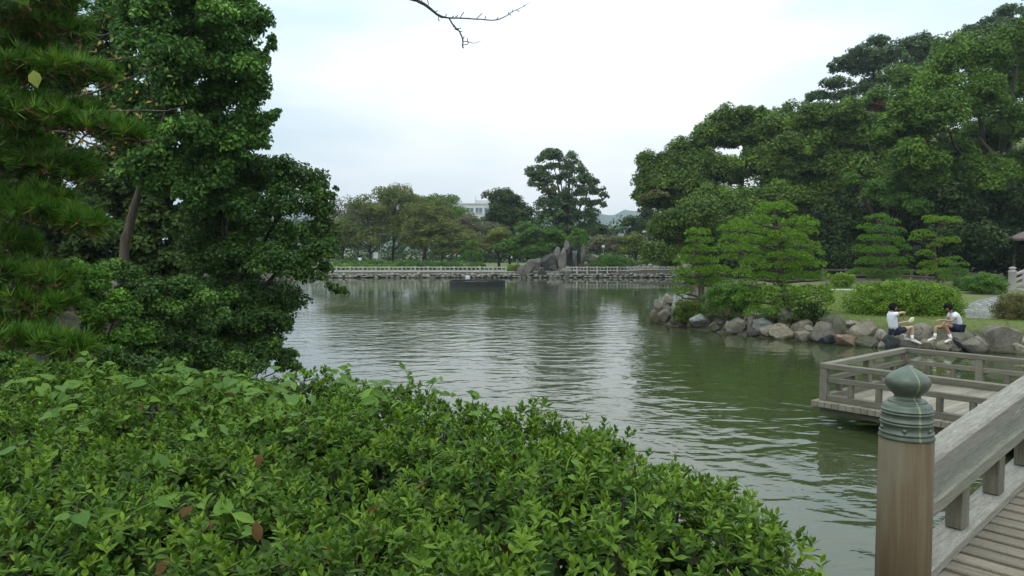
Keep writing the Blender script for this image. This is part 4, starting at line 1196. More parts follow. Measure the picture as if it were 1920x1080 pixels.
link('globe', np_mesh('globe', V * 0.8, T, M['white_stone'], True), r, None, (pl[0], pl[1], 3 + (470 - 463) * 93 / F))
st = base_at(970, 93)
V, T = lathe([(0.01, 1.35), (0.15, 1.3), (0.17, 0.3), (0.2, 0), (0.01, 0)], 12)
o = link('stone_marker', np_mesh('stone_marker', V, T, M['white_stone'], True), None, None, st)
tag(o, 'slim pale stone marker under the bright green maple', 'stone marker')

# ------------------------------------------------------------------ wood on the right
RW = [
 ('camphor_tree', 'broad camphor tree whose crown slopes down at the left of the wood', 70, 1375, [(1225, 345, 32, 30), (1215, 375, 26, 22), (1245, 312, 36, 28), (1285, 290, 36, 26), (1262, 350, 40, 30), (1325, 262, 38, 28), (1365, 235, 36, 24), (1405, 222, 38, 20), (1440, 245, 32, 28), (1385, 268, 40, 24), (1310, 310, 42, 28), (1360, 320, 44, 28), (1415, 312, 40, 32), (1452, 300, 30, 34), (1250, 385, 36, 24), (1300, 355, 40, 24)], 'camphor', 62000, 0.36, 1.15),
 ('camphor_tree', 'lower camphor tree with grey green leaf clumps left of the cloud pines', 60, 1330, [(1300, 398, 45, 28), (1350, 385, 46, 28), (1390, 400, 40, 30), (1265, 425, 38, 28), (1310, 435, 50, 28), (1240, 452, 32, 28), (1280, 465, 46, 24), (1350, 430, 50, 30), (1225, 475, 22, 18), (1330, 470, 50, 24), (1400, 450, 46, 36)], 'camphor', 46000, 0.3, 0.95),
 ('camphor_tree', 'dark green camphor tree in the middle of the right wood', 67, 1545, [(1480, 240, 36, 26), (1520, 222, 36, 24), (1560, 222, 40, 26), (1605, 215, 40, 24), (1640, 235, 34, 28), (1490, 290, 38, 32), (1540, 275, 44, 32), (1595, 270, 46, 34), (1640, 290, 36, 34), (1480, 345, 40, 32), (1535, 335, 46, 34), (1595, 335, 48, 36), (1510, 385, 44, 28), (1570, 392, 50, 30), (1630, 360, 40, 34), (1450, 380, 34, 30)], 'camphor', 60000, 0.36, 1.1),
 ('camphor_tree', 'biggest bright camphor tree leaning in from the right edge', 56, 1850, [(1700, 195, 36, 28), (1740, 165, 40, 28), (1790, 130, 42, 30), (1845, 100, 44, 30), (1895, 80, 38, 32), (1710, 245, 42, 30), (1765, 220, 48, 32), (1825, 185, 50, 34), (1885, 160, 44, 36), (1935, 130, 36, 46), (1725, 300, 46, 28), (1790, 285, 50, 32), (1855, 255, 50, 36), (1920, 230, 40, 44), (1740, 350, 46, 26), (1670, 235, 26, 24), (1915, 310, 40, 36), (1690, 290, 30, 26), (1830, 330, 44, 34), (1880, 360, 40, 30), (1800, 350, 40, 28)], 'camphor2', 74000, 0.3, 0.95),
 ('hill_tree', 'dark open crowned tree highest on the left of the wooded hill', 104, 1650, [(1590, 120, 28, 12), (1610, 100, 22, 12), (1640, 82, 26, 12), (1660, 105, 32, 16), (1625, 130, 30, 14), (1700, 92, 32, 16), (1735, 85, 28, 14), (1700, 125, 34, 18), (1745, 118, 26, 20), (1560, 160, 28, 10), (1535, 178, 22, 9), (1575, 178, 22, 10), (1655, 155, 36, 16), (1620, 168, 26, 12), (1770, 100, 22, 20), (1700, 165, 36, 20), (1515, 190, 10, 5), (1570, 130, 14, 7)], 'grey_leaf', 26000, 0.42, 1.0),
 ('hill_tree', 'thin topped tree at the upper right of the wooded hill', 96, 1868, [(1850, 48, 22, 10), (1885, 25, 20, 12), (1900, 15, 10, 7), (1825, 62, 20, 10), (1870, 65, 30, 14), (1905, 50, 20, 16), (1930, 40, 20, 30), (1810, 80, 24, 14)], 'grey_leaf', 11000, 0.4, 1.0),
 ('hill_tree', 'dense green tree on the hillside behind the bright camphor', 84, 1760, [(1690, 150, 36, 26), (1740, 140, 36, 24), (1650, 190, 36, 24), (1690, 210, 40, 30), (1790, 100, 36, 26), (1600, 200, 30, 18), (1750, 190, 44, 30)], 'camphor2', 20000, 0.4, 1.1),
 ('understory_tree', 'dark shaded evergreen behind the two middle cloud pines', 60, 1640, [(1600, 420, 50, 40), (1650, 400, 50, 44), (1690, 430, 46, 40), (1570, 450, 40, 36), (1640, 460, 60, 30), (1530, 430, 36, 36)], 'painted_shade', 26000, 0.32, 1.0),
 ('understory_tree', 'dark shaded evergreen below the bright camphor at the right', 54, 1790, [(1750, 400, 50, 44), (1800, 390, 50, 44), (1780, 450, 60, 34), (1850, 400, 50, 50), (1850, 460, 50, 34), (1910, 400, 50, 60), (1920, 470, 50, 30)], 'painted_shade', 28000, 0.32, 1.0),
 ('young_tree', 'fresh green sapling showing lighter leaves in front of the dark wood', 56, 1680, [(1600, 335, 16, 14), (1680, 345, 22, 20), (1660, 370, 26, 16), (1705, 362, 28, 18), (1690, 385, 34, 16), (1640, 355, 20, 16), (1725, 385, 26, 16)], 'maple', 9000, 0.26, 0.6),
 ('camphor_tree', 'camphor tree filling the gap behind the left camphor crown', 86, 1470, [(1440, 250, 40, 26), (1480, 225, 40, 20), (1520, 260, 44, 30), (1455, 330, 50, 40), (1420, 400, 60, 40), (1350, 400, 60, 40), (1300, 420, 50, 36), (1500, 400, 60, 50)], 'camphor', 26000, 0.42, 1.2),
 ('camphor_tree', 'shaded camphor tree at the back of the wood behind the sapling', 78, 1700, [(1660, 290, 60, 44), (1720, 330, 60, 44), (1600, 400, 60, 50), (1790, 350, 60, 50), (1860, 340, 60, 60), (1930, 330, 50, 70), (1700, 440, 70, 40), (1830, 450, 70, 40)], 'painted_shade', 32000, 0.42, 1.2),
]
for nm, lab, D, px, lob, mt, nl, sz, rc in RW:
    x = (px - 960) / F * D
    lob3 = [(a, b_, c, d, rng.uniform(-3, 3)) for a, b_, c, d in lob]
    tree(nm, lab, 'tree', (x, D, gz(x, D)), split_lobes(px_lobes(D, lob3, 1.0), 3, 0.74, 0.48), mt, int(nl * (2.3 if D < 72 and mt not in ('dark_leaf', 'painted_shade') else 1.3)), sz * (0.74 if D < 72 and mt not in ('dark_leaf', 'painted_shade') else 0.9), rc * 0.85, 'bark', 0.42, limbs=9, group='trees of the right hand wood', inner=0.2, tintp=0.2, flat=1.0, back=0.28, zmin=-0.95, tmpl=TRI)
# rust and yellow leaf clumps in the wood
for lab, D, lob, mt in (('rust brown leaf clump between hill tree and camphor', 80, [(1655, 200, 18, 10), (1672, 205, 14, 9), (1640, 208, 10, 7)], 'dead_leaf'),
                        ('yellow brown leaf clump low on the left camphor crown', 66, [(1232, 368, 18, 9), (1215, 372, 12, 8)], 'shrub_brown')):
    r = thing('leaf_clump', lab, 'foliage clump', W(lob[0][0], lob[0][1], D))
    crown_obj("foliage", px_lobes(D, lob), 2400, 0.3, 0.6, M[mt], r)
    limb('twig', [W(lob[0][0], lob[0][1] + 3, D), W(lob[0][0] + 8, lob[0][1] + 14, D + 1), W(lob[0][0] + 20, lob[0][1] + 30, D + 2)], 0.06, 0.05, M['bark'], r)
# bare pale limb in the shadow at the right
b0 = thing('fallen_limb', 'bare pale limb slanting out of the shaded wood at the right', 'branch', W(1872, 295, 55))
limb('wood', [W(1836, 258, 55), W(1852, 278, 55), W(1872, 295, 55.4)], 0.1, 0.16, M['bark_pale'], b0)

# undergrowth at the foot of the wood
for i, (px, py, D, r, h, mt, lab) in enumerate([(1560, 520, 55, 3.2, 2.4, 'painted_shade', 'dark clipped hedge mass between the large pine and the second pine'), (1640, 522, 57, 3.4, 2.6, 'painted_shade', 'dark undergrowth bush right behind the second pine'),
        (1740, 522, 57, 3.4, 2.4, 'painted_shade', 'dark undergrowth bush right behind the third pine'), (1840, 520, 57, 3.4, 2.6, 'painted_shade', 'dark undergrowth bush behind the round shrub and stone bridge'),
        (1460, 515, 55, 3.2, 2.6, 'painted_shade', 'dark undergrowth bush behind the largest pine'), (1380, 510, 54, 3.0, 2.2, 'painted_shade', 'dark undergrowth bush behind the leftmost cloud pine'), (1925, 525, 57, 3.2, 2.8, 'painted_shade', 'dark undergrowth bush behind the stone bridge railing')]):
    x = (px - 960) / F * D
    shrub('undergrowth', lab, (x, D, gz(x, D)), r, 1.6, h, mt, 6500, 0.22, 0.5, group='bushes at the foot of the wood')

# low white house glimpsed through the dark wood
hc = base_at(1578, 72)
r = thing('house', 'pale low house glimpsed through the dark wood behind the pines', 'house', hc)
hw = 72 / F
zt = 3 + (470 - 459) * hw
link('wall', box_mesh(3.6, 3, zt - hc[2], M['white_stone'], 0), r, None, (hc[0], hc[1] + 1.5, (zt + hc[2]) / 2))
link('roof', box_mesh(4.2, 3.6, 0.3, M['roof'], 0.02), r, None, (hc[0], hc[1] + 1.5, zt + 0.16))
for dx in (-1, 0.4): link('window', box_mesh(0.9, 0.1, 0.7, M['window'], 0), r, None, (hc[0] + dx, hc[1] - 0.02, zt - 0.7))
# pavilion roof at the right edge
pc = base_at(1956, 50)
r = thing('pavilion', 'small garden pavilion with brown tiled roof at the right edge', 'pavilion', pc)
zr = 3 + (470 - 447) * 50 / F
V = np.array([(-1.6, -1.6, 0), (1.6, -1.6, 0), (1.6, 1.6, 0), (-1.6, 1.6, 0), (0, 0, 1.0), (-1.6, -1.6, -0.14), (1.6, -1.6, -0.14), (1.6, 1.6, -0.14), (-1.6, 1.6, -0.14)])
T = np.array([(0, 1, 4), (1, 2, 4), (2, 3, 4), (3, 0, 4), (0, 5, 6), (0, 6, 1), (1, 6, 7), (1, 7, 2), (2, 7, 8), (2, 8, 3), (3, 8, 5), (3, 5, 0), (5, 7, 6), (5, 8, 7)])
link('roof', np_mesh('roof', V, T, M['roof']), r, None, (pc[0], pc[1], zr))
for sx in (-1.2, 1.2):
    for sy in (-1.2, 1.2): bar('column', (pc[0] + sx, pc[1] + sy, pc[2] - .1), (pc[0] + sx, pc[1] + sy, zr - 0.14), 0.14, 0.14, M['fence_brown'], r, 0, (0, 1, 0))

# ------------------------------------------------------------------ the lawn garden on the right
niwaki('leftmost cloud pine with rounded pads over the shore tip', 29.5, (1318, 560), [(1312, 520), (1300, 490), (1306, 460), (1305, 440)],
       [(1308, 434, 24, 9), (1300, 449, 16, 7), (1318, 450, 20, 8), (1305, 465, 28, 10), (1325, 468, 18, 8), (1290, 486, 28, 10), (1322, 487, 26, 10), (1275, 508, 20, 9), (1305, 508, 34, 11), (1340, 505, 28, 11), (1285, 524, 26, 10), (1318, 528, 36, 12), (1350, 525, 28, 11), (1268, 545, 14, 9), (1285, 545, 20, 9), (1365, 510, 16, 9)], dens=120)
niwaki('slimmer cloud pine with bare pale trunk left of the largest pine', 31.5, (1390, 545), [(1389, 510), (1388, 480), (1385, 450), (1388, 430)],
       [(1385, 419, 26, 9), (1365, 428, 20, 8), (1410, 428, 22, 8), (1375, 445, 28, 10), (1405, 448, 24, 10), (1358, 462, 18, 9), (1388, 465, 34, 10), (1370, 482, 26, 9), (1412, 485, 24, 10), (1395, 505, 20, 8)], dens=90, bark='bark_pale', trunk_r=0.09)
niwaki('largest cloud pine with stacked bright pads above the shore rocks', 26.2, (1478, 592), [(1474, 560), (1466, 520), (1458, 480), (1462, 440), (1452, 405)],
       [(1452, 388, 40, 14), (1420, 412, 28, 10), (1450, 412, 22, 9), (1500, 416, 36, 14), (1398, 426, 22, 10), (1432, 432, 28, 11), (1470, 440, 44, 14), (1512, 432, 24, 10), (1412, 448, 26, 11), (1450, 455, 36, 12), (1500, 455, 36, 12), (1395, 462, 18, 9), (1430, 475, 34, 12), (1480, 478, 44, 13), (1525, 472, 22, 10), (1410, 492, 26, 10), (1460, 497, 42, 12), (1512, 495, 34, 12), (1535, 492, 16, 9), (1395, 512, 20, 10), (1440, 518, 40, 12), (1490, 515, 46, 13), (1540, 518, 26, 11), (1420, 540, 34, 12), (1470, 545, 50, 14), (1525, 545, 36, 13), (1550, 540, 16, 10), (1440, 562, 30, 12), (1490, 568, 42, 13), (1540, 562, 24, 10), (1395, 528, 14, 8), (1400, 556, 26, 11), (1430, 582, 36, 12), (1475, 588, 44, 12), (1520, 584, 34, 12), (1552, 558, 14, 9)], dens=105)
niwaki('second cloud pine with feathery pads and pale twigs behind the big azalea', 45, (1655, 528), [(1658, 500), (1650, 470), (1655, 440), (1645, 415)],
       [(1645, 406, 22, 8), (1670, 414, 18, 7), (1622, 424, 16, 8), (1650, 428, 26, 9), (1682, 432, 18, 8), (1632, 445, 24, 9), (1668, 448, 28, 9), (1615, 466, 18, 9), (1650, 468, 34, 10), (1690, 462, 18, 9), (1628, 488, 26, 9), (1668, 488, 32, 10), (1700, 485, 14, 8), (1610, 508, 20, 8), (1645, 508, 30, 9), (1685, 508, 24, 9), (1660, 520, 34, 8)], 'needle_far', 60, 0.16, 0.009, 22, 0.12)
niwaki('third cloud pine with bare upper trunk and flat top pad', 43.5, (1758, 532), [(1755, 505), (1752, 475), (1754, 450), (1762, 420)],
       [(1745, 408, 16, 6), (1765, 412, 30, 8), (1792, 412, 12, 6), (1730, 438, 22, 9), (1715, 448, 12, 7), (1775, 450, 24, 8), (1752, 460, 14, 6), (1735, 475, 18, 8), (1765, 490, 20, 8), (1738, 495, 18, 8), (1750, 508, 30, 9), (1770, 520, 18, 7)], 'needle_b', 60, 0.16, 0.009, 22, 0.11, bark='bark_pale')
niwaki('smallest low cloud pine left of the round shrub', 42, (1790, 535), [(1790, 515), (1790, 495)],
       [(1790, 484, 14, 6), (1780, 494, 14, 6), (1802, 495, 14, 6), (1790, 506, 24, 7), (1775, 516, 14, 6), (1808, 516, 16, 6), (1792, 524, 20, 6)], 'needle_far', 60, 0.15, 0.009, 22, 0.08)
niwaki('tiny low pine on the lawn right of the largest pine', 25.6, (1535, 596), [(1532, 585), (1530, 576)], [(1522, 572, 12, 6), (1550, 574, 18, 7), (1538, 571, 12, 5)], 'needle_b', 110, 0.1, 0.005, 20, 0.035)

GSH = [('big bright azalea mound behind the two seated girls', 1695, 615, 26.4, 2.12, 1.3, 1.58, 'azalea', 42000, 0.066, 0.17, 12),
       ('round clipped shrub beside the stone bridge post', 1847, 553, 37, 1.03, 0.9, 1.05, 'shrub', 15000, 0.07, 0.18, 7),
       ('small round clipped shrub above the white bench', 1580, 545, 41.5, 0.62, 0.55, 0.78, 'azalea', 6500, 0.075, 0.18, 7),
       ('brownish shrub cut by the right edge of the picture', 1925, 618, 24.4, 1.0, 0.9, 1.05, 'shrub_brown', 15000, 0.055, 0.15, 7),
       ('yellowish dark shrub at the shore tip under the leftmost pine', 1294, 596, 28.9, 0.62, 0.5, 1.02, 'shrub_dark', 12000, 0.06, 0.15, 7),
       ('dense green clipped shrub between leftmost and largest pines', 1373, 590, 28.0, 1.12, 0.75, 1.45, 'shrub', 26000, 0.062, 0.17, 9),
       ('dark low shrub on the lawn right of the big azalea top', 1815, 548, 39, 0.7, 0.6, 0.6, 'dark_leaf', 5000, 0.07, 0.18, 6)]
for lab, px, py, D, rx, ry, h, mt, n, sz, rc, lm in GSH:
    x = (px - 960) / F * D
    shrub('shrub', lab, (x, D, min(gz(x, D), 3 - (py - 470) * D / F + 0.15)), rx, ry, h, mt, n, sz, rc, group='shrubs of the lawn garden', lumps=lm, tintp=0.3)

# dark leaved weed at the foot of the largest pine
rw = thing('weed', 'dark spiky weed at the foot of the largest pine', 'plant', W(1520, 598, 25.4))
P = np.array(rw.location) + np.concatenate([rng.normal(size=(420, 2)) * (0.22, 0.15), rng.uniform(0, 0.55, (420, 1))], 1)
V, T, k = leaves(P, rng.normal(size=(420, 3)) + (0, -.4, .6), 0.17 * rng.uniform(0.6, 1.2, 420), LEAF, rng.normal(size=(420, 3)) * 0.6 + (0, 0, 1))
o = link('leaf', np_mesh('leaf', V - np.array(rw.location), T, M['dark_leaf'], False, np.zeros(420 * k)), rw, None, rw.location); o['kind'] = 'stuff'

# lawn blades
GXY = []
n = 34000
gx = rng.uniform(7, 19, n); gy = rng.uniform(22.5, 40, n)
ok = (pond_sd(gx, gy) > 0.9)
gx, gy = gx[ok], gy[ok]
P = np.stack([gx, gy, land(gx, gy)], 1)
A = np.tile((0, 0, 1.0), (len(P), 1))
V, T, tt = needles(P, A, 0.055, 0.006, 2, 0.5, rng.uniform(0, 0.8, len(P)))
o = link('lawn_grass', np_mesh('lawn_grass', V, T, M['grass'], False, tt))
tag(o, 'short green lawn behind the shore rocks', 'grass', None, 'stuff')
# dry grass on the shore tip, tufts between the rocks
P = []
for cx, cy, sx, n in ((1242, 600, 0.3, 60), (1352, 588, 0.3, 25), (1338, 612, 0.25, 20), (1232, 597, 0.2, 25)):
    c = W(cx, cy, shoreD(cx) + 0.3)
    P.append(c + rng.normal(size=(n, 3)) * (sx, 0.3, 0.06))
P = np.concatenate(P)
V, T, tt = needles(P, np.tile((0, -0.2, 0.6), (len(P), 1)), 0.3, 0.006, 12, 0.5, rng.uniform(0, 0.5, len(P)))
o = link('dry_grass', np_mesh('dry_grass', V, T, M['dry_grass'], False, tt))
tag(o, 'dry straw coloured grass between rocks at the shore tip', 'grass', None, 'stuff')
# seed stalk at right edge
c = W(1893, 625, 22.6)
o = thing('grass_stalk', 'single bent dry grass stalk before the brownish shrub', 'grass stalk', c)
limb('stalk', [c, c + (-0.05, 0, 0.25), c + (-0.16, 0, 0.42)], 0.008, 0.004, M['dry_grass'], o, 5)

# stone path, with its own stones
def on_ground(px, py):
    p = G(px, py, 0.8)
    for _ in range(12): p = G(px, py, 0.5 * p[2] + 0.5 * gz(p[0], p[1]))
    return p
poly = np.array([on_ground(x, y)[:2] for x, y in ((1806, 577), (1812, 597), (1866, 598), (1960, 590), (1960, 556), (1890, 553), (1835, 562))])
def inpoly(x, y, poly):
    c = np.zeros(x.shape, bool)
    for i in range(len(poly)):
        a, b = poly[i], poly[(i + 1) % len(poly)]
        c ^= ((a[1] > y) != (b[1] > y)) & (x < (b[0] - a[0]) * (y - a[1]) / (b[1] - a[1] + 1e-12) + a[0])
    return c
lo, hi = poly.min(0), poly.max(0)
bmp = bmesh.new()
vv = [bmp.verts.new((p[0], p[1], gz(p[0], p[1]) + 0.012)) for p in poly]
f = bmp.faces.new(vv)
bmesh.ops.triangulate(bmp, faces=[f])
bmesh.ops.subdivide_edges(bmp, edges=bmp.edges[:], cuts=5, use_grid_fill=True)
for v in bmp.verts: v.co.z = gz(v.co.x, v.co.y) + 0.012
pth = link('path', bm_mesh('path', bmp, M['gravel'], True)); pth['kind'] = 'structure'
smesh = []
for i in range(6):
    r_ = random.Random(i); m_ = 7
    pts = [(math.cos(2 * math.pi * j / m_) * r_.uniform(0.75, 1.05), math.sin(2 * math.pi * j / m_) * r_.uniform(0.75, 1.05)) for j in range(m_)]
    V = np.array([(x, y, -0.5) for x, y in pts] + [(x * 0.96, y * 0.96, 0.3) for x, y in pts] + [(x * 0.8, y * 0.8, 0.5) for x, y in pts] + [(0, 0, 0.5)])
    T = []
    for s in (0, m_):
        for j in range(m_):
            j2 = (j + 1) % m_
            T += [(s + j, s + j2, s + m_ + j2), (s + j, s + m_ + j2, s + m_ + j)]
    T += [(2 * m_ + j, 2 * m_ + (j + 1) % m_, 3 * m_) for j in range(m_)]
    smesh.append(np_mesh('paving_stone', V, np.array(T), M['paving']))
yy = lo[1]
while yy < hi[1]:
    xx = lo[0] + rng.uniform(0, .3)
    while xx < hi[0]:
        if inpoly(np.array([xx]), np.array([yy]), poly)[0] and (xx - 960 * 0) / yy < 0.72:
            s = rng.uniform(0.2, 0.27)
            link('paving_stone', smesh[rng.integers(6)], pth, Matrix.Translation((xx, yy, gz(xx, yy) + 0.015)) @ Matrix.Rotation(rng.uniform(0, 6), 4, 'Z') @ Matrix.Diagonal((s, s * 0.8, 0.03, 1)))
        xx += rng.uniform(0.4, 0.5)
    yy += 0.42

# stone bench, brown fence, stone bridge
bc = W(1582, 560, 39.5); bc[2] = gz(bc[0], bc[1])
zt = 3 + (470 - 543) * 39.5 / F
r = thing('stone_bench', 'pale stone bench on the lawn right of the largest pine', 'bench', bc)
link('seat', box_mesh(1.5, 0.5, 0.14, M['white_stone'], 0.02), r, None, (bc[0], bc[1], zt - 0.07))
for dx in (-0.5, 0.5): link('leg', box_mesh(0.28, 0.4, zt - 0.14 - bc[2] + 0.05, M['white_stone'], 0.02), r, None, (bc[0] + dx, bc[1], (zt - 0.14 + bc[2] - 0.05) / 2))
def gfence(label, pts, step, h, mat):
    root = thing('garden_fence', label, 'fence', (*pts[0], gz(*pts[0])))
    q = along(pts, step)
    for i, p in enumerate(q):
        z = gz(*p)
        bar('post', (p[0], p[1], z - .2), (p[0], p[1], z + h + 0.06), 0.12, 0.12, M[mat], root, 0.01, (0, 1, 0))
        if i + 1 < len(q):
            e = q[i + 1]; z2 = gz(*e); dv = (e - p) * 0.06 / step
            for zz in (h - 0.06, h * 0.45): bar('rail', (p[0] + dv[0], p[1] + dv[1], z + zz), (e[0] - dv[0], e[1] - dv[1], z2 + zz), 0.07, 0.09, M[mat], root, 0.008)
gfence('low brown two railed fence at the foot of the dark wood', [((1548 - 960) / F * 50, 50.5), ((1700 - 960) / F * 49, 49.5), ((1800 - 960) / F * 44, 44.5), ((1892 - 960) / F * 40.6, 40.8)], 1.5, 0.75, 'fence_brown')
pb = W(1897, 548, 39.4); zb = gz(pb[0], pb[1]) - 0.02
zt = 3 + (470 - 500) * 39.4 / F
r = thing('stone_bridge', 'small arched stone bridge with capped granite post at the right edge', 'bridge', (pb[0], pb[1], zb))
V, T = lathe([(0.21, -0.3), (0.19, 0.0), (0.185, zt - zb - 0.3), (0.2, zt - zb - 0.28), (0.2, zt - zb - 0.22), (0.12, zt - zb - 0.19), (0.12, zt - zb - 0.15), (0.19, zt - zb - 0.08), (0.12, zt - zb - 0.02), (0.01, zt - zb)], 20)
for k_, (dx, dy) in enumerate(((0, 0), (0.4, -2.6))):
    link('post', np_mesh('post', V, T, M['granite'], True), r, None, (pb[0] + dx, pb[1] + dy, zb))
    if k_ == 1: break
    ad = np.array((0.97, 0.24, 0))
    for zz, hh in ((0.78, 0.13), (0.48, 0.12), (0.14, 0.16)):
        prev = pb + np.array((dx, dy, 0)) + ad * 0.18
        for s_ in range(6):
            nx_ = prev + ad * 0.55
            f0, f1 = (s_ * 0.55 + 0.18), ((s_ + 1) * 0.55 + 0.18)
            z0, z1 = zb + zz + 0.36 * f0 - 0.05 * f0 * f0, zb + zz + 0.36 * f1 - 0.05 * f1 * f1
            bar('rail', (prev[0], prev[1], z0), (nx_[0], nx_[1], z1), 0.13, hh, M['granite'], r, 0.015)
            if zz == 0.48 and s_ % 1 == 0: bar('baluster', (nx_[0], nx_[1], z1 - 0.28), (nx_[0], nx_[1], z1 + 0.25), 0.12, 0.12, M['granite'], r, 0.01, (0, 1, 0))
            prev = nx_
for s_ in range(7):
    f0 = s_ * 0.5; z0 = zb + 0.02 + 0.36 * f0 - 0.05 * f0 * f0
    p0 = pb + ad_ * f0 if False else pb + np.array((0.97, 0.24, 0)) * f0
    bar('slab', (p0[0] + 0.3, p0[1] - 0.05, z0), (p0[0] + 0.75, p0[1] - 2.5, z0), 0.49, 0.16, M['granite'], r, 0.015)

# ------------------------------------------------------------------ wooden viewing deck on the water
U = np.array((0.768, 0.64, 0)); U /= np.linalg.norm(U)
Vd = np.array((U[1], -U[0], 0))
A0 = np.array((5.41, 12.7, 0))
ZD, ZR = 0.42, 1.06
LU, LV = 3.2, 4.5
pr = thing('viewing_deck', 'square wooden viewing deck with low railings standing on the pond', 'deck', A0)
def PD(u, v, z): return A0 + U * u + Vd * v + np.array((0, 0, z))
v = -0.14
while v < LV:
    bar('deck_plank', PD(-0.2, v + 0.06, ZD - 0.05), PD(LU + 0.16, v + 0.06, ZD - 0.05), 0.116, 0.1 + rng.uniform(-.004, .004), M['pier_deck'], pr, 0.006)
    v += 0.122
for u in (0.05, LU / 2, LU - 0.05):
    bar('joist', PD(u, -0.08, ZD - 0.17), PD(u, LV, ZD - 0.17), 0.12, 0.13, M['pier'], pr, 0.005)
for u in (0.75, LU - 0.75):
    for v in (0.8, 2.1, 3.4):
        V, T = tube_data([PD(u, v, -1.2) - A0, PD(u, v, ZD - 0.24) - A0], [0.11, 0.11], 10)
        link('pile', np_mesh('pile', V, T, M['fence_brown']), pr, None, A0)
def rail_run(u0, v0, u1, v1, name_main, mains, smalls, full):
    a, b = np.array((u0, v0)), np.array((u1, v1))
    L = np.linalg.norm(b - a); d = (b - a) / L
    e0, e1 = full
    def q(s, z): return PD(*(a + d * s), z)
    bar('top_rail', q(e0, ZR - 0.045), q(L + e1, ZR - 0.045), 0.13, 0.09, M['pier'], pr, 0.008)
    bar('mid_rail', q(0.07, ZD + 0.36), q(L - 0.07, ZD + 0.36), 0.09, 0.085, M['pier'], pr, 0.006)
    bar('toe_rail', q(0.07, ZD + 0.052), q(L - 0.07, ZD + 0.052), 0.13, 0.1, M['pier'], pr, 0.006)
    for s in mains:
        bar('post', q(s, ZD + 0.002), q(s, ZR - 0.092), 0.125, 0.125, M['pier'], pr, 0.006, tuple(U))
    for s in smalls:
        bar('baluster', q(s, ZD + 0.104), q(s, ZD + 0.316), 0.085, 0.085, M['baluster'], pr, 0.005, tuple(U))
rail_run(0, 0, 0, LV, '', [0.0, 1.38, 2.76, 4.14], [0.46, 0.92, 1.84, 2.3, 3.22, 3.68], (-0.07, 0))
rail_run(0, 0, LU, 0, '', [1.6], [0.53, 1.07, 2.13, 2.67], (0.067, -0.067))
rail_run(LU, 0, LU, LV, '', [0.0, 1.35, 2.7, 4.05], [0.45, 0.9, 1.8, 2.25, 3.15, 3.6], (-0.07, 0))

# ------------------------------------------------------------------ the arched wooden bridge in the foreground
UB = np.array((0.76, 0.65, 0)); UB /= np.linalg.norm(UB)
NB = np.array((-UB[1], UB[0], 0))          # outwards, over the water
PB = W(1697, 900, 3.5); PB[2] = 0
DECK0 = 3 - 1.575
def bz_(t): return 0.118 * t - 0.006 * t * t
# inner face of the rail at the post: NB offset
IN = -0.035
br = thing('wooden_bridge', 'weathered wooden arched footbridge with low railing and big capped post', 'bridge', (PB[0], PB[1], DECK0))
def BP(t, n, z): return np.array((PB[0], PB[1], 0)) + UB * t + NB * n + np.array((0, 0, DECK0 + bz_(t) + z))
def curved(name, t0, t1, n, z, w, h, mat, seg=3, bev=0.01):
    ts = np.linspace(t0, t1, seg * 4 + 1)
    bm = bmesh.new()
    rings = []
    c = [(-w / 2, -h / 2 + bev), (-w / 2 + bev, -h / 2), (w / 2 - bev, -h / 2), (w / 2, -h / 2 + bev), (w / 2, h / 2 - bev), (w / 2 - bev, h / 2), (-w / 2 + bev, h / 2), (-w / 2, h / 2 - bev)]
    for t in ts:
        rings.append([bm.verts.new((t - t0, a, bz_(t) - bz_(t0) + b)) for a, b in c])
    for i in range(len(ts) - 1):
        for j in range(8): bm.faces.new((rings[i][j], rings[i][(j + 1) % 8], rings[i + 1][(j + 1) % 8], rings[i + 1][j]))
    bm.faces.new(rings[0]); bm.faces.new(rings[-1][::-1])
    bmesh.ops.recalc_face_normals(bm, faces=bm.faces[:])
    me = bm_mesh(name, bm, M[mat])
    Mx = Matrix((Vector(UB), Vector(NB), Vector((0, 0, 1)))).transposed().to_4x4()
    Mx.translation = Vector(BP(t0, n, z))
    return link(name, me, br, Mx)
tmax = 6.5
RN = -0.035
curved('top_rail', 0.02, tmax, RN, 0.528, 0.14, 0.085, 'rail', bev=0.012)
curved('mid_rail', 0.02, tmax, RN - 0.006, 0.326, 0.127, 0.08, 'rail_green')
curved('toe_rail', 0.02, tmax, RN - 0.005, 0.03, 0.155, 0.064, 'rail')
t = 0.56
k_ = 0
while t < tmax:
    full = k_ % 4 == 3
    bar('post' if full else 'baluster', BP(t, RN - 0.012, 0.061), BP(t, RN - 0.012, 0.485 if full else 0.287), 0.1 if not full else 0.12, 0.085 if not full else 0.12, M['baluster'], br, 0.006, tuple(NB))
    if not full:
        pass
    t += 0.56; k_ += 1
t = -1.6
while t < tmax:
    bar('deck_plank', BP(t, 0.02, -0.03), BP(t, -2.3, -0.03), 0.103, 0.06 + rng.uniform(-.004, .004), M['deck'], br, 0.005, (-UB[2], 0, 1))
    t += 0.109
curved('girder', -0.2, tmax, -0.1, -0.2, 0.2, 0.26, 'baluster')
curved('girder', -0.2, tmax, -2.1, -0.2, 0.2, 0.26, 'baluster')
for t in (0.0,):
    pass
for t in (3.0, 6.0):
    for n_ in (-0.1, -2.1):
        V, T = tube_data([BP(t, n_, -0.3) * (1, 1, 0) + (0, 0, -1.2) - np.array(br.location), BP(t, n_, -0.32) - np.array(br.location)], [0.12, 0.12], 12)
        link('pile', np_mesh('pile', V, T, M['baluster']), br, None, br.location)
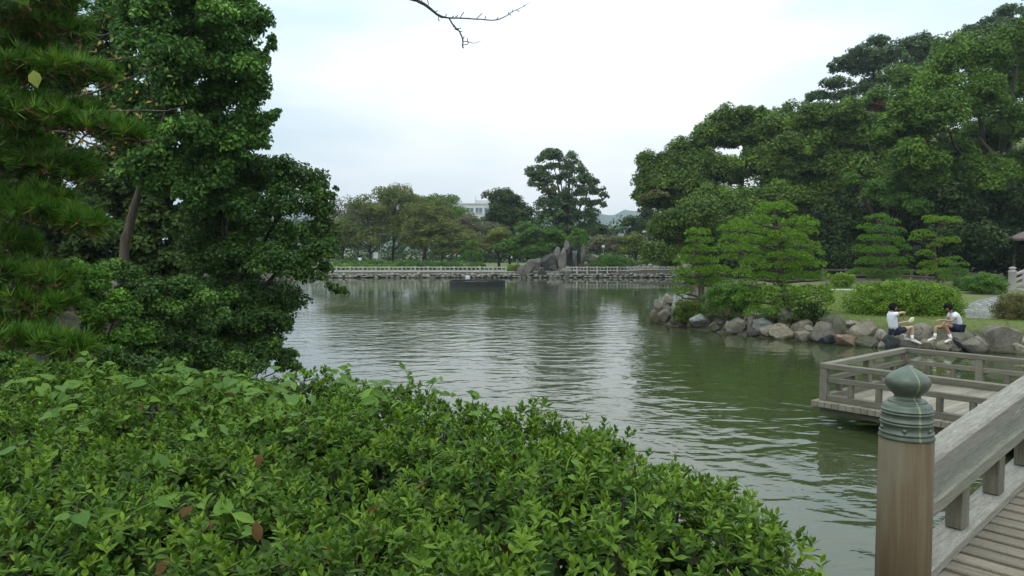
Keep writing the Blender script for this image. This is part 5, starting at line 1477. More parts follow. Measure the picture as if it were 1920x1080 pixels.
# opposite railing of the bridge, outside the frame to the right
curved('top_rail', 0.1, tmax, -2.4, 0.528, 0.14, 0.085, 'rail', bev=0.012)
curved('mid_rail', 0.1, tmax, -2.4, 0.325, 0.136, 0.078, 'rail_green')
curved('toe_rail', 0.1, tmax, -2.4, 0.03, 0.155, 0.064, 'rail')
# newel post: turned wood shaft under a bronze onion cap (giboshi)
s_ = 3.5 / F
zt = 3 - (685 - 470) * s_
pn = (PB[0], PB[1], DECK0 - 0.6)
zc = zt - 136 * s_ - pn[2]
V, T = lathe([(0.121, 0), (0.121, zc * 0.5), (0.1195, zc), (0.01, zc)], 48)
link('newel_post', np_mesh('newel_post', V, T, M['post'], True), br, None, pn)
prof = [(0.2, 0), (4, 2.2), (11, 5.5), (22, 11), (32, 17.5), (39, 24), (41.8, 30), (41.5, 36), (38.5, 43), (33, 49.5), (27, 54.5), (24.2, 58), (24.3, 61), (27, 63.5), (32, 65.5), (35, 67), (35.6, 68.6), (35, 70), (38, 71.2), (42.5, 74), (45.2, 78), (46, 82),
        (47.6, 82.6), (48.4, 84), (47.6, 85.6), (46.4, 86.2), (46.4, 87.2), (47.8, 87.8), (48.5, 89.2), (47.8, 90.6), (46.6, 91.4), (47.2, 101.5), (48.8, 102.2), (49.6, 103.8), (48.8, 105.4), (47.5, 106), (47.5, 107), (48.9, 107.6), (49.7, 109), (48.9, 110.6), (47.7, 111.2), (48.3, 124),
        (49.9, 124.8), (50.7, 126.4), (49.9, 128), (48.9, 128.8), (49.4, 131), (51.2, 134), (51.8, 137.2), (50.5, 138), (10, 138)]
V, T = lathe([(r_ * s_ * 0.94, (138 - y_) * s_) for r_, y_ in prof], 64)
capo = link('post_cap', np_mesh('post_cap', V, T[:, ::-1], M['bronze'], True), br, None, (PB[0], PB[1], zt - 138 * s_))
for a in np.arange(0, 360, 60):
    bm = bmesh.new(); bmesh.ops.create_icosphere(bm, subdivisions=2, radius=0.0105)
    aa = R(a - 62)
    link('rivet', bm_mesh('rivet', bm, M['bronze'], True), capo, None, (PB[0] + math.cos(aa) * 45.4 * s_, PB[1] + math.sin(aa) * 45.4 * s_, zt - 118 * s_))

# ------------------------------------------------------------------ the hedge in the foreground
EDGE = np.array([(-7, 5.2), (-5, 4.6), (-2.75, 4.3), (-0.9, 4.15), (0.0, 3.5), (0.6, 2.95), (0.88, 2.48), (0.965, 2.05), (0.93, 1.6), (0.88, 1.2), (0.75, 0.95), (0.2, 0.9), (-7, 0.9)])
def poly_sd(x, y, poly):
    p = np.stack([x, y], -1); best = np.full(x.shape, 1e9)
    for i in range(len(poly)):
        a, b = poly[i], poly[(i + 1) % len(poly)]
        e = b - a; w = p - a; t = np.clip((w @ e) / (e @ e), 0, 1); d = w - t[..., None] * e
        best = np.minimum(best, np.sum(d * d, -1))
    return np.where(inpoly(x, y, poly), np.sqrt(best), -np.sqrt(best))
def hedge_z(x, y):
    d = poly_sd(x, y, EDGE)
    r_ = 0.42
    f = np.clip(d / r_, 0, 1)
    z = 2.33 + 0.03 * sstep(-1, -3, x) - 0.95 * (1 - np.sqrt(1 - (1 - f) ** 2))
    z = z + 0.035 * np.sin(x * 5.1 + y * 2) * np.cos(y * 4.3 - x) + 0.028 * np.sin(x * 11 + 3 + np.sin(y * 5)) * np.sin(y * 10 + np.sin(x * 7)) + 0.015 * np.sin(x * 23 + y * 9) * np.sin(y * 21 - x * 8)
    return z, d
hr = thing('azalea_hedge', 'wide azalea hedge filling the foreground along the pond edge', 'hedge', (-1.5, 2.4, 1.39))
HL = np.array(hr.location)
# stems and dark old wood inside
hx, hy = np.meshgrid(np.linspace(-6.8, 0.9, 78), np.linspace(0.95, 5.0, 42))
tw = []
for i in range(420):
    x, y = rng.uniform(-4.5, 0.9), rng.uniform(1.0, 4.4)
    z, d = hedge_z(np.array([x]), np.array([y]))
    if d[0] < 0.1: continue
    b_ = np.array((x + rng.uniform(-.15, .15), y + rng.uniform(-.15, .15), 1.4)); e_ = np.array((x, y, z[0] - 0.02))
    tw.append(tube_data([b_, (b_ + e_) / 2 + rng.normal(size=3) * 0.04, e_], [0.009, 0.007, 0.003], 4))
V, T = join_data(tw)
o = link('stem', np_mesh('stem', V - HL, T, M['bark'], True), hr, None, HL); o['kind'] = 'stuff'
def hedge_surface(n, xr=(-5.0, 1.0), yr=(1.0, 4.9)):
    x = rng.uniform(*xr, n); y = rng.uniform(*yr, n)
    z, d = hedge_z(x, y)
    e = 0.01
    gxn = (hedge_z(x + e, y)[0] - z) / e; gyn = (hedge_z(x, y + e)[0] - z) / e
    ok = d > 0.005
    nrm = unit(np.stack([-gxn, -gyn, np.ones(n)], 1))
    # more shoots where the side falls away
    return np.stack([x, y, z], 1)[ok], nrm[ok], d[ok]
def hedge_side(n):
    a = EDGE[2:10]; e = np.diff(a, axis=0); L_ = np.linalg.norm(e, axis=1); i = rng.choice(len(e), n, p=L_ / L_.sum()); f = rng.random(n)[:, None]
    p = a[i] + e[i] * f; nrm2 = np.stack([-e[i][:, 1], e[i][:, 0]], 1); nrm2 /= np.linalg.norm(nrm2, axis=1)[:, None]
    z = rng.uniform(1.42, 2.05, n)
    return np.stack([p[:, 0] - nrm2[:, 0] * 0.03, p[:, 1] - nrm2[:, 1] * 0.03, z], 1), np.stack([nrm2[:, 0], nrm2[:, 1], np.full(n, 0.4)], 1)
# old leaves in the depth of the hedge
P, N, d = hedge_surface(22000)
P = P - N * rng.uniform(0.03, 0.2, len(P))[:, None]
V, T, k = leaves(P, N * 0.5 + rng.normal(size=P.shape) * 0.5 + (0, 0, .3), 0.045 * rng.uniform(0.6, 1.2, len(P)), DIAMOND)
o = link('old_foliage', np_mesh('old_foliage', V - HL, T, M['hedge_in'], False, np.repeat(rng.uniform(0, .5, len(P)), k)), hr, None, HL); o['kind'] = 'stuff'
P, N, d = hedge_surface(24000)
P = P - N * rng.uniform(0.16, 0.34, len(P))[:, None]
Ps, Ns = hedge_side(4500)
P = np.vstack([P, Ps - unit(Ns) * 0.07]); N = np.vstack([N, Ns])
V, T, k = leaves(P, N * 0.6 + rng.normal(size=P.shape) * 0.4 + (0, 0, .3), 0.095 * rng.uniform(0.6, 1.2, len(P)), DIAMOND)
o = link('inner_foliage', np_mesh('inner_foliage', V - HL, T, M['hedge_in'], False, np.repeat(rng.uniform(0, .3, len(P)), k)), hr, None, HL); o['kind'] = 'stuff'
# shoots: a whorl of narrow leaves around each tip
def shoots(P, A, nl, L, rise):
    """returns leaf centres, normals, directions, sizes, tints"""
    n = len(P)
    ci, Cn, Cd, Sz, Tn = [], [], [], [], []
    u = unit(np.cross(A, rng.normal(size=(n, 3)))); w = np.cross(A, u)
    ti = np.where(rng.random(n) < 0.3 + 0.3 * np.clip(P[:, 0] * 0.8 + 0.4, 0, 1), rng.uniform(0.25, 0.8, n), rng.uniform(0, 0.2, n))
    for j in range(nl):
        ang = 2.4 * j + rng.uniform(-.4, .4, n)
        lev = (j / nl)
        el = R(12) + R(62) * lev + rng.uniform(-.18, .18, n)
        out = np.cos(ang)[:, None] * u + np.sin(ang)[:, None] * w
        dr = out * np.cos(el)[:, None] + A * np.sin(el)[:, None]
        nm = A * np.cos(el)[:, None] - out * np.sin(el)[:, None]
        sz = L * (1.0 - 0.42 * lev) * rng.uniform(0.75, 1.2, n)
        base = P - A * (rise * (1 - lev))[..., None] if np.ndim(rise) else P - A * (rise * (1 - lev))
        ci.append(base + dr * (sz * 0.5)[:, None]); Cn.append(nm + rng.normal(size=(n, 3)) * 0.15); Cd.append(dr); Sz.append(sz); Tn.append(np.clip(ti + 0.25 * lev * rng.random(n), 0, 1))
    return map(np.concatenate, (ci, Cn, Cd, Sz, Tn))
P, N, d = hedge_surface(28000)
nzv = np.array([mnoise.noise(Vector((p[0] * 6, p[1] * 6, 4.0))) + 0.6 * mnoise.noise(Vector((p[0] * 15, p[1] * 15, 9.0))) for p in P])
keep = rng.random(len(P)) < np.clip(0.85 + nzv * 1.5, 0.12, 1)
P, N, d, nzv = P[keep], N[keep], d[keep], nzv[keep]
P[:, 2] += 0.05 * np.clip(nzv, -0.6, 0.6)
bal = mnoise.noise
P = P + N * rng.uniform(-0.07, 0.035, len(P))[:, None]
Ps, Ns = hedge_side(2200)
P = np.vstack([P, Ps]); N = np.vstack([N, unit(Ns)])
A = unit(N * 0.55 + np.array((0, 0, 0.7)) + rng.normal(size=N.shape) * 0.3)
c, nn, dd, sz, tn = shoots(P, A, 8, 0.036, 0.035)
near = np.argsort(np.linalg.norm(c - CAM, axis=1) - 0.0)
vis = (np.abs(c[:, 0] / c[:, 1]) < 0.7) & ((3 - c[:, 2]) / c[:, 1] < 0.435) & (np.abs(c[:, 1]) > 1.2)
near = [i for i in near if vis[i]][:2600:9][:285]
mask = np.ones(len(c), bool); mask[near] = False
close = np.linalg.norm(c - CAM, axis=1) < 2.5
for mk, tm in ((mask & close, LEAF), (mask & ~close, DIAMOND)):
    V, T, k = leaves(c[mk], nn[mk], sz[mk], tm, dd[mk])
    o = link('foliage', np_mesh('foliage', V - HL, T, M['hedge'], False, np.repeat(tn[mk], k)), hr, None, HL); o['kind'] = 'stuff'
lm = []
for i in range(5):
    V, T, k = leaves(np.zeros((1, 3)), np.array([(0, 0, 1.0)]), 1.0, LEAF, np.array([(0, 1.0, 0)]))
    lm.append(np_mesh('leaf', V, T, M['hedge'], False, np.full(k, i * 0.18)))
def leaf_obj(mesh, c, n, d, s, parent):
    n = Vector(n).normalized(); d = Vector(d); d = (d - n * d.dot(n)).normalized(); b = d.cross(n)
    Mx = Matrix((b, d, n)).transposed().to_4x4() @ Matrix.Diagonal((s, s, s, 1))
    Mx.translation = Vector(c)
    return link('leaf', mesh, parent, Mx)
for i in near: leaf_obj(lm[rng.integers(5)], c[i], nn[i], dd[i], float(sz[i]), hr)

# a twining vine with larger leaves lying over the hedge
vr = thing('climbing_vine', 'twining vine with large pointed leaves sprawling over the hedge top', 'vine', (-1.6, 3.6, 2.3))
VL = np.array(vr.location)
vm = []
for i in range(5):
    V, T, k = leaves(np.zeros((1, 3)), np.array([(0, 0, 1.0)]), 1.0, HEART if i < 4 else LEAF, np.array([(0, 1.0, 0)]))
    V = V * (0.85 if i % 2 else 1.05, 1, 1)
    vm.append(np_mesh('leaf', V, T, M['vine'], False, np.full(k, i * 0.2)))
strand = []
nleaf_v = 0
starts = [(px, py) for px, py in [(20, 720), (60, 745), (120, 700), (150, 740), (200, 705), (240, 690), (250, 730), (300, 715), (330, 700), (330, 760), (360, 735), (400, 715), (420, 760), (440, 700), (480, 720), (520, 735), (560, 715), (600, 725), (640, 730), (655, 700), (690, 745), (740, 730), (760, 760), (800, 765), (850, 790), (90, 790), (60, 850), (300, 800), (180, 790), (500, 800), (560, 770), (640, 790), (20, 800), (850, 740), (400, 830), (330, 880), (870, 870), (930, 815), (1000, 800), (1060, 850), (420, 930), (250, 960), (790, 890), (1180, 930), (60, 1040)]]
for px, py in starts:
    # drop the survey ray on the hedge top
    D = 1.3
    while D < 5:
        q = W(px, py, D)
        zz, dd_ = hedge_z(np.array([q[0]]), np.array([q[1]]))
        if dd_[0] > 0 and q[2] <= zz[0] + 0.03: break
        D += 0.02
    if D >= 4.9: q = W(px, py, 3.8)
    n_l = 7 if py < 790 else 3
    hd = rng.uniform(0, 6.28)
    p = q.copy(); pth_ = [p.copy()]
    for s in range(n_l):
        hd += rng.uniform(-.7, .7)
        p = p + np.array((math.cos(hd) * 0.065, math.sin(hd) * 0.05, 0))
        zz, dd_ = hedge_z(np.array([p[0]]), np.array([p[1]]))
        p[2] = max(zz[0], 2.0) + rng.uniform(0.01, 0.075) if dd_[0] > 0 else p[2] - 0.005
        pth_.append(p.copy())
        if nleaf_v < 298:
            side = rng.uniform(0, 6.28)
            dr = np.array((math.cos(side), math.sin(side) * 0.8 - 0.25, -0.25 + rng.uniform(-.25, .25)))
            leaf_obj(vm[rng.integers(5)], p + dr * 0.03, np.array((rng.normal() * 0.35, -0.35 + rng.normal() * 0.3, 1.0)), dr, float(rng.uniform(0.055, 0.105) if px < 750 else rng.uniform(0.035, 0.055)) * (1.0 if py < 790 else 0.68), vr)
            nleaf_v += 1
    strand.append(tube_data(smooth_path(pth_, 3 * n_l), np.full(3 * n_l, 0.0016), 4))
# upright tips against the water
for px, py, px2, py2 in [(655, 720, 648, 682), (765, 720, 757, 686), (800, 745, 826, 706), (880, 765, 893, 738), (300, 700, 310, 672), (180, 700, 165, 662), (350, 700, 345, 674)]:
    D = 3.75 if px < 840 else 3.2 if px < 1000 else 2.7
    a, b_ = W(px, py + 12, D), W(px2, py2, D)
    pts = smooth_path([a, (a + b_) / 2 + rng.normal(size=3) * 0.015, b_], 8)
    strand.append(tube_data(pts, np.linspace(0.003, 0.0015, 8), 4))
    for s in (2, 4, 5, 6, 7):
        if nleaf_v < 299 + 40:
            sd2 = rng.uniform(0, 6.28)
            dr = np.array((math.cos(sd2), math.sin(sd2) * 0.5, rng.uniform(-.5, .2)))
            leaf_obj(vm[rng.integers(5)], pts[s] + dr * 0.025, np.array((rng.normal() * 0.5, -0.6, 0.8)), dr, float(rng.uniform(0.035, 0.07)) * (1.1 - 0.05 * s), vr)
V, T = join_data(strand)
o = link('stem', np_mesh('stem', V - VL, T, M['vine'], True, np.full(len(V), 0.9)), vr, None, VL); o['kind'] = 'stuff'

# dead leaves caught in the hedge
DEAD = [(285, 878, 0), (268, 762, 0), (432, 745, 0), (358, 858, 1), (486, 870, 0), (699, 962, 0), (533, 1052, 0), (482, 998, 0), (389, 985, 0), (55, 1002, 0), (306, 1060, 0), (104, 942, 0), (1180, 878, 0), (622, 1030, 0), (172, 772, 0), (208, 855, 0), (350, 955, 0), (700, 985, 0), (945, 1020, 0), (960, 868, 0), (790, 925, 0), (1045, 930, 0), (360, 1035, 0), (30, 1040, 0)]
dm = []
for i in range(4):
    bm = bmesh.new()
    r_ = random.Random(i + 60); n_ = 9
    tv, tf = LEAF
    vs2 = [bm.verts.new((x * 1.25, y, z + 0.35 * x * x * 2 - 0.22 * y * y + r_.uniform(-.03, .03))) for x, y, z in tv]
    for f_ in tf: bm.faces.new([vs2[j] for j in f_])
    bmesh.ops.subdivide_edges(bm, edges=bm.edges[:], cuts=1)
    for v_ in bm.verts: v_.co.z += 0.04 * mnoise.noise(v_.co * 5 + Vector((i, 0, 0)))
    dm.append(bm_mesh('fallen_leaf', bm, None, True))
for i, (px, py, kind) in enumerate(DEAD):
    D = 1.25
    while D < 4.6:
        q = W(px, py, D); zz, dd_ = hedge_z(np.array([q[0]]), np.array([q[1]]))
        if dd_[0] > 0 and q[2] <= zz[0] + 0.01: break
        D += 0.01
    me = dm[i % 4].copy(); me.materials.append(M['orange_leaf'] if kind else M['dead_leaf'])
    s = rng.uniform(0.042, 0.058)
    Mx = Matrix.Translation(Vector(q) + Vector((0, 0.0, rng.uniform(-0.012, 0.022)))) @ Matrix.Rotation(rng.uniform(0, 6.28), 4, 'Z') @ Matrix.Rotation(R(rng.uniform(15, 60)), 4, 'X') @ Matrix.Diagonal((s, s, s, 1))
    o = link('fallen_leaf', me, None, Mx)
    tag(o, 'orange yellow fallen leaf lying on the foreground hedge' if kind else 'curled brown dead leaf caught in the foreground hedge', 'fallen leaf', None if kind else 'brown dead leaves caught in the hedge')

# ------------------------------------------------------------------ left side: near pine, tall tree, overhanging tree, creeper bank
LP = 7.2
pb_ = (-7.0, 7.4, gz(-7.0, 7.4))
pn_ = thing('pine_tree', 'big old pine reaching long needle branches in from the left edge', 'pine tree', pb_)
limb('trunk', [np.array(pb_) - (0, 0, .3), (-6.75, 7.4, 3.2), (-6.9, 7.3, 5.2), (-6.4, 7.2, 8.2)], 0.24, 0.1, M['bark_pine'], pn_, 12, 0.02, 20)
BR = [  # branch: start, via, tip pixels, distance, spread px, tufts
    ((-120, -20), (40, -25), (120, 10), 7.0, 60, 260), ((-120, 60), (30, 40), (150, 62), 7.2, 44, 230), ((-120, 130), (60, 138), (212, 140), 7.0, 38, 280), ((-120, 170), (40, 215), (280, 262), 6.8, 30, 360),
    ((20, 185), (90, 215), (185, 215), 7.1, 36, 200), ((-120, 330), (40, 315), (175, 320), 7.3, 42, 300), ((-120, 360), (50, 400), (195, 425), 6.9, 30, 300), ((-40, 395), (60, 380), (130, 385), 7.2, 36, 170), ((-120, 480), (20, 515), (140, 535), 7.0, 34, 230), ((-120, 560), (20, 570), (135, 575), 6.9, 34, 220),
    ((-120, 640), (40, 640), (180, 655), 6.4, 26, 230), ((-120, 250), (20, 265), (90, 285), 7.6, 46, 220), ((-120, 450), (0, 450), (60, 470), 7.4, 40, 160), ((-120, 610), (20, 615), (80, 620), 7.2, 36, 160), ((-60, 90), (40, 100), (110, 110), 7.6, 44, 200)]
tall = []
TP, TA = [], []
for (s0, s1, s2, D, sp, nt) in BR:
    path = [W(s0[0], s0[1], D + 0.2), W(s1[0], s1[1], D), W(s2[0], s2[1] + 4, D - 0.1)]
    pp = smooth_path(path, 18)
    limb('branch', path, 0.045, 0.012, M['bark_pine'], pn_, 7, 0.012, 16)
    k = D / F
    for i in range(nt):
        f = rng.uniform(0.12, 1.0) ** 0.8
        c = pp[min(17, int(f * 17))]
        off = np.array((rng.normal() * sp * 0.35, rng.normal() * sp * 0.9, rng.normal() * sp * 0.36 + sp * 0.25)) * k * (1.2 - 0.6 * f)
        TP.append(c + off)
        TA.append(np.array((0.45 + rng.normal() * 0.5, rng.normal() * 0.5 - 0.2, 0.7 + rng.normal() * 0.35)))
        if i % 5 == 0:
            tall.append(tube_data([c, c + off * 0.5 + (0, 0, -0.01), c + off], [0.008, 0.005, 0.003], 4))
TP, TA = np.array(TP), unit(np.array(TA))
tn = np.where(rng.random(len(TP)) < 0.3, rng.uniform(0.4, 1.0, len(TP)), rng.uniform(0, 0.2, len(TP)))
V, T, tt = needles(TP, TA, 0.145, 0.0055, 24, 0.5, tn)
o = link('needle_foliage', np_mesh('needle_foliage', V - np.array(pb_), T, M['pine_near'], False, tt), pn_, None, pb_); o['kind'] = 'stuff'
sel = rng.random(len(TP)) < 0.6
V, T, tt = needles(TP[sel] - TA[sel] * 0.05, TA[sel], 0.11, 0.0045, 7, 0.9, tn[sel])
o = link('old_needles', np_mesh('old_needles', V - np.array(pb_), T, M['old_needle'], False, tt), pn_, None, pb_); o['kind'] = 'stuff'
V, T = join_data(tall)
o = link('twig', np_mesh('twig', V - np.array(pb_), T, M['bark_pine'], True), pn_, None, pb_); o['kind'] = 'stuff'
# one broad pale leaf hanging in front of the pine
V, T, k = leaves(np.zeros((1, 3)), np.array([(0.2, -1.0, 0.25)]), 0.17, (LEAF[0] * (1.6, 1, 1), LEAF[1]), np.array([(0.25, 0, -1.0)]))
q = W(66, 148, 6.6)
V2 = np.vstack([V, V + (0, 0.002, 0)]); T2 = np.vstack([T, T[:, ::-1] + len(V)])
o = link('hanging_leaf', np_mesh('hanging_leaf', V2, T2, M['yellow_leaf'], False, np.full(len(V2), 0.9)), None, None, q)
tag(o, 'single broad yellow green leaf hanging before the upper pine branches', 'leaf')

# cherry boughs with a few orange leaves behind the pine
cb = (-8.2, 11.0, gz(-8.2, 11.0))
ch = thing('cherry_tree', 'cherry tree with sparse yellow and orange leaves behind the big pine', 'tree', cb)
limb('trunk', [np.array(cb) - (0, 0, .3), (-8.0, 11, 3.2), W(-40, 180, 11), W(60, 60, 11)], 0.16, 0.05, M['bark'], ch, 9, 0.02, 14)
cl, cn = [], []
for s0, s1, s2 in [((-40, 200), (120, 130), (260, 105)), ((-30, 190), (140, 180), (300, 122)), ((0, 230), (150, 215), (345, 200)), ((-40, 240), (120, 250), (220, 290)), ((0, 150), (100, 90), (215, 60)), ((-20, 260), (120, 280), (200, 215)), ((-40, 300), (100, 320), (190, 330))]:
    path = [W(s0[0], s0[1], 11), W(s1[0], s1[1], 10.6), W(s2[0], s2[1], 10.2)]
    limb('branch', path, 0.03, 0.006, M['bark_pale'], ch, 6, 0.02, 12)
    pp = smooth_path(path, 20)
    for i in range(34):
        cl.append(pp[rng.integers(6, 20)] + rng.normal(size=3) * (0.12, 0.15, 0.12)); cn.append(rng.normal(size=3) * 0.6 + (0, -0.6, 0.5))
cl, cn = np.array(cl), np.array(cn)
hf = rng.random(len(cl)) < 0.45
for mk, mt in ((hf, 'orange_leaf'), (~hf, 'yellow_leaf')):
    V, T, k = leaves(cl[mk], cn[mk], 0.085 * rng.uniform(0.7, 1.2, mk.sum()), LEAF, rng.normal(size=(mk.sum(), 3)) * 0.5 + (0, 0, -0.7))
    o = link('foliage', np_mesh('foliage', V - np.array(cb), T, M[mt], False, np.repeat(rng.uniform(0, .4, mk.sum()), k)), ch, None, cb); o['kind'] = 'stuff'

# tall broadleaf tree
D = 17.0
b = W(228, 500, D)
lob = [(405, 45, 48, 34), (445, 85, 40, 36), (465, 35, 26, 26), (360, 70, 46, 36), (315, 30, 44, 30), (270, 5, 44, 34), (400, 115, 46, 32), (335, 125, 48, 34), (455, 130, 36, 28), (285, 85, 36, 30), (430, 175, 42, 28), (375, 185, 44, 30), (470, 185, 28, 26), (320, 180, 36, 26),
       (465, 235, 34, 24), (420, 240, 42, 26), (365, 250, 40, 28), (320, 240, 24, 22), (445, 280, 40, 24), (395, 300, 40, 26), (250, 190, 34, 28), (285, 235, 36, 30), (235, 260, 34, 28), (290, 290, 34, 26), (215, 150, 30, 26), (245, 320, 30, 22), (290, 345, 30, 24), (350, -10, 60, 30), (430, 5, 40, 26), (210, 20, 36, 36), (235, 70, 26, 26), (495, 110, 10, 12), (508, 75, 9, 8), (512, 88, 8, 7), (490, 150, 14, 10), (505, 215, 14, 8), (522, 210, 8, 7), (485, 265, 20, 14), (250, 135, 20, 18), (400, 345, 44, 24), (355, 370, 34, 28), (330, 320, 30, 24)]
lob = [(a, b_, c, d, rng.uniform(-0.9, 0.7)) for a, b_, c, d in lob]
tk = [b - np.array((0, 0, .4)), W(236, 455, D), W(248, 400, D), W(270, 335, D), W(300, 260, D), W(335, 170, D), W(355, 70, D), W(365, -20, D)]
tree('tall_tree', 'tall broadleaf tree with slanting pale trunk on the left bank', 'tree', b, split_lobes(px_lobes(D, lob, 1.05), 2, 0.88, 0.35), 'tallow', 95000, 0.108, 0.34, 'bark_pale', 0.115, tk, 7, tmpl=DIAMOND, inner=0.3, zmin=-0.9, flat=1.0, tintp=0.1, up=0.3, back=0.6)
# overhanging dense tree
D = 18.0
b = (-7.2, 17.9, gz(-7.2, 17.9))
lob = [(525, 320, 38, 28), (565, 345, 36, 32), (595, 385, 30, 36), (605, 430, 26, 34), (600, 480, 30, 34), (580, 525, 32, 32), (545, 380, 46, 40), (555, 440, 50, 40), (535, 500, 50, 40), (490, 350, 46, 36), (480, 410, 50, 44), (470, 470, 50, 44), (490, 540, 50, 40), (540, 565, 34, 26), (435, 370, 44, 36), (420, 440, 46, 44), (425, 510, 50, 44), (440, 570, 50, 36), (390, 560, 44, 36), (520, 605, 30, 24), (480, 610, 40, 28), (618, 365, 10, 12), (630, 355, 7, 6), (625, 455, 18, 12), (640, 545, 14, 8), (622, 540, 14, 12), (610, 505, 18, 16), (470, 310, 36, 26), (380, 470, 40, 40), (495, 640, 24, 16), (470, 605, 60, 36), (430, 640, 60, 34), (520, 575, 46, 34), (500, 625, 40, 26), (540, 610, 22, 18), (420, 560, 50, 36), (400, 600, 50, 32), (450, 530, 44, 32), (460, 570, 44, 32), (420, 375, 44, 34), (385, 405, 40, 34), (450, 340, 34, 24)]
lob = [(a, b_, c, d, rng.uniform(-0.9, 0.6)) for a, b_, c, d in lob]
tree('overhanging_tree', 'dense dark evergreen leaning out over the water on the left', 'tree', b, split_lobes(px_lobes(D, lob, 1.0), 2, 0.75, 0.35), 'ivy', 88000, 0.09, 0.36, 'bark', 0.2, None, 14, tmpl=DIAMOND, top=W(500, 380, 18), inner=0.15, tintp=0.1, up=0.25, zmin=-0.7, back=0.35)
# low bushes at the water and on the bank
for lab, D, lob, mt, n, sz in [('low dark bush hanging over the water below the leaning evergreen', 17.2, [(500, 672, 44, 20), (455, 670, 40, 24), (535, 690, 22, 14), (410, 660, 40, 28), (545, 665, 14, 8), (375, 650, 40, 30), (490, 650, 40, 20)], 'ivy', 22000, 0.075),
                               ('bright green creeper covering the bank beside the pine', 12.4, [(165, 530, 30, 26), (190, 560, 34, 30), (150, 560, 18, 26), (215, 600, 34, 34), (240, 640, 34, 26), (165, 600, 24, 30), (195, 650, 44, 24), (135, 505, 24, 16), (120, 640, 40, 30), (150, 680, 50, 24)], 'creeper', 26000, 0.075),
                               ('dark creeper covering the shaded bank below the tall tree', 14.0, [(230, 520, 44, 24), (275, 560, 44, 34), (320, 600, 50, 36), (280, 620, 46, 34), (350, 640, 50, 30), (330, 560, 44, 34), (380, 590, 40, 36), (250, 580, 40, 30), (290, 670, 60, 30), (370, 680, 60, 30), (430, 690, 50, 24), (220, 680, 50, 24), (330, 700, 60, 24)], 'ivy', 40000, 0.075)]:
    ll = px_lobes(D, lob, 0.8)
    c = np.mean([l[0] for l in ll], 0); c[2] = gz(c[0], c[1])
    r = thing('creeper' if 'creeper' in lab else 'bush', lab, 'creeper' if 'creeper' in lab else 'bush', c)
    crown_obj('foliage', ll, n, sz, 0.22, M[mt], r, DIAMOND, zmin=-0.6, inner=0.15, tintp=0.25, up=0.3)
    for l in ll[:4]: limb('stem', [c, (c + l[0]) / 2, l[0]], 0.02, 0.008, M['bark'], r, 5, 0.02, 6)
for lab, D, lob, mt, n, sz in [('dark ferny growth on the bank just above the hedge top at left', 8.6, [(20, 680, 60, 30), (90, 690, 60, 30), (160, 695, 50, 30), (230, 700, 50, 28), (290, 705, 50, 24), (120, 660, 40, 24), (200, 672, 40, 22)], 'ivy', 16000, 0.06)]:
    ll = px_lobes(D, lob, 0.8)
    c = np.mean([l[0] for l in ll], 0); c[2] = gz(c[0], c[1])
    r = thing('bush', lab, 'bush', c)
    crown_obj('foliage', ll, n, sz, 0.16, M[mt], r, DIAMOND, zmin=-0.6, inner=0.15, tintp=0.25, up=0.3)
    for l in ll[:4]: limb('stem', [c, (c + l[0]) / 2, l[0]], 0.02, 0.008, M['bark'], r, 5, 0.02, 6)
# shaded trees further back on the left
for lab, D, px, lob, n in [('shaded evergreen deep behind the big pine', 27, 60, [(40, 60, 70, 60), (60, 180, 80, 60), (30, 280, 80, 60), (120, 330, 70, 50), (60, 400, 90, 60), (150, 420, 70, 60), (40, 480, 90, 60), (150, 480, 70, 40), (110, 230, 50, 40), (170, 130, 50, 50), (200, 240, 60, 50), (130, 60, 50, 50), (200, 100, 40, 50), (80, 120, 70, 60), (160, 180, 60, 50), (30, 380, 70, 60), (60, 505, 110, 28), (190, 508, 60, 26)], 56000),
                           ('shaded evergreen deep behind the slanting trunk', 26, 330, [(280, 330, 50, 40), (230, 380, 60, 50), (330, 400, 60, 50), (280, 450, 70, 50), (380, 440, 60, 50), (210, 460, 60, 40), (330, 490, 70, 40), (400, 330, 60, 60), (440, 480, 60, 50), (270, 210, 60, 50), (330, 270, 60, 50), (300, 150, 50, 40), (230, 330, 50, 50), (250, 250, 50, 40), (280, 508, 80, 26), (390, 508, 70, 26), (200, 400, 50, 50)], 60000)]:
    x = (px - 960) / F * D
    tree('shade_tree', lab, 'tree', (x, D, gz(x, D)), px_lobes(D, lob), 'dark_leaf', n, 0.23, 0.5, 'bark', 0.2, limbs=5, group='shaded trees on the left bank')
# rocks of the left bank
rock_at('rock', 'large grey boulder behind the lower pine branches', -60, 520, 92, 660, 8.8, 'rock_dark', 401, 7, 0.25, 0.7, 0.3, group='rocks on the left bank')
rock_at('rock', 'pale rock covered in creeper left of the dark hollow', 70, 575, 140, 650, 9.4, 'rock_moss', 402, 6, 0.25, 0.7, 0.3, group='rocks on the left bank')
rock_at('rock', 'small pale stone showing just above the hedge top at left', 55, 660, 86, 682, 6.4, 'rock_pale', 403, 5, 0.2, 0.7, 0.3, group='rocks on the left bank')

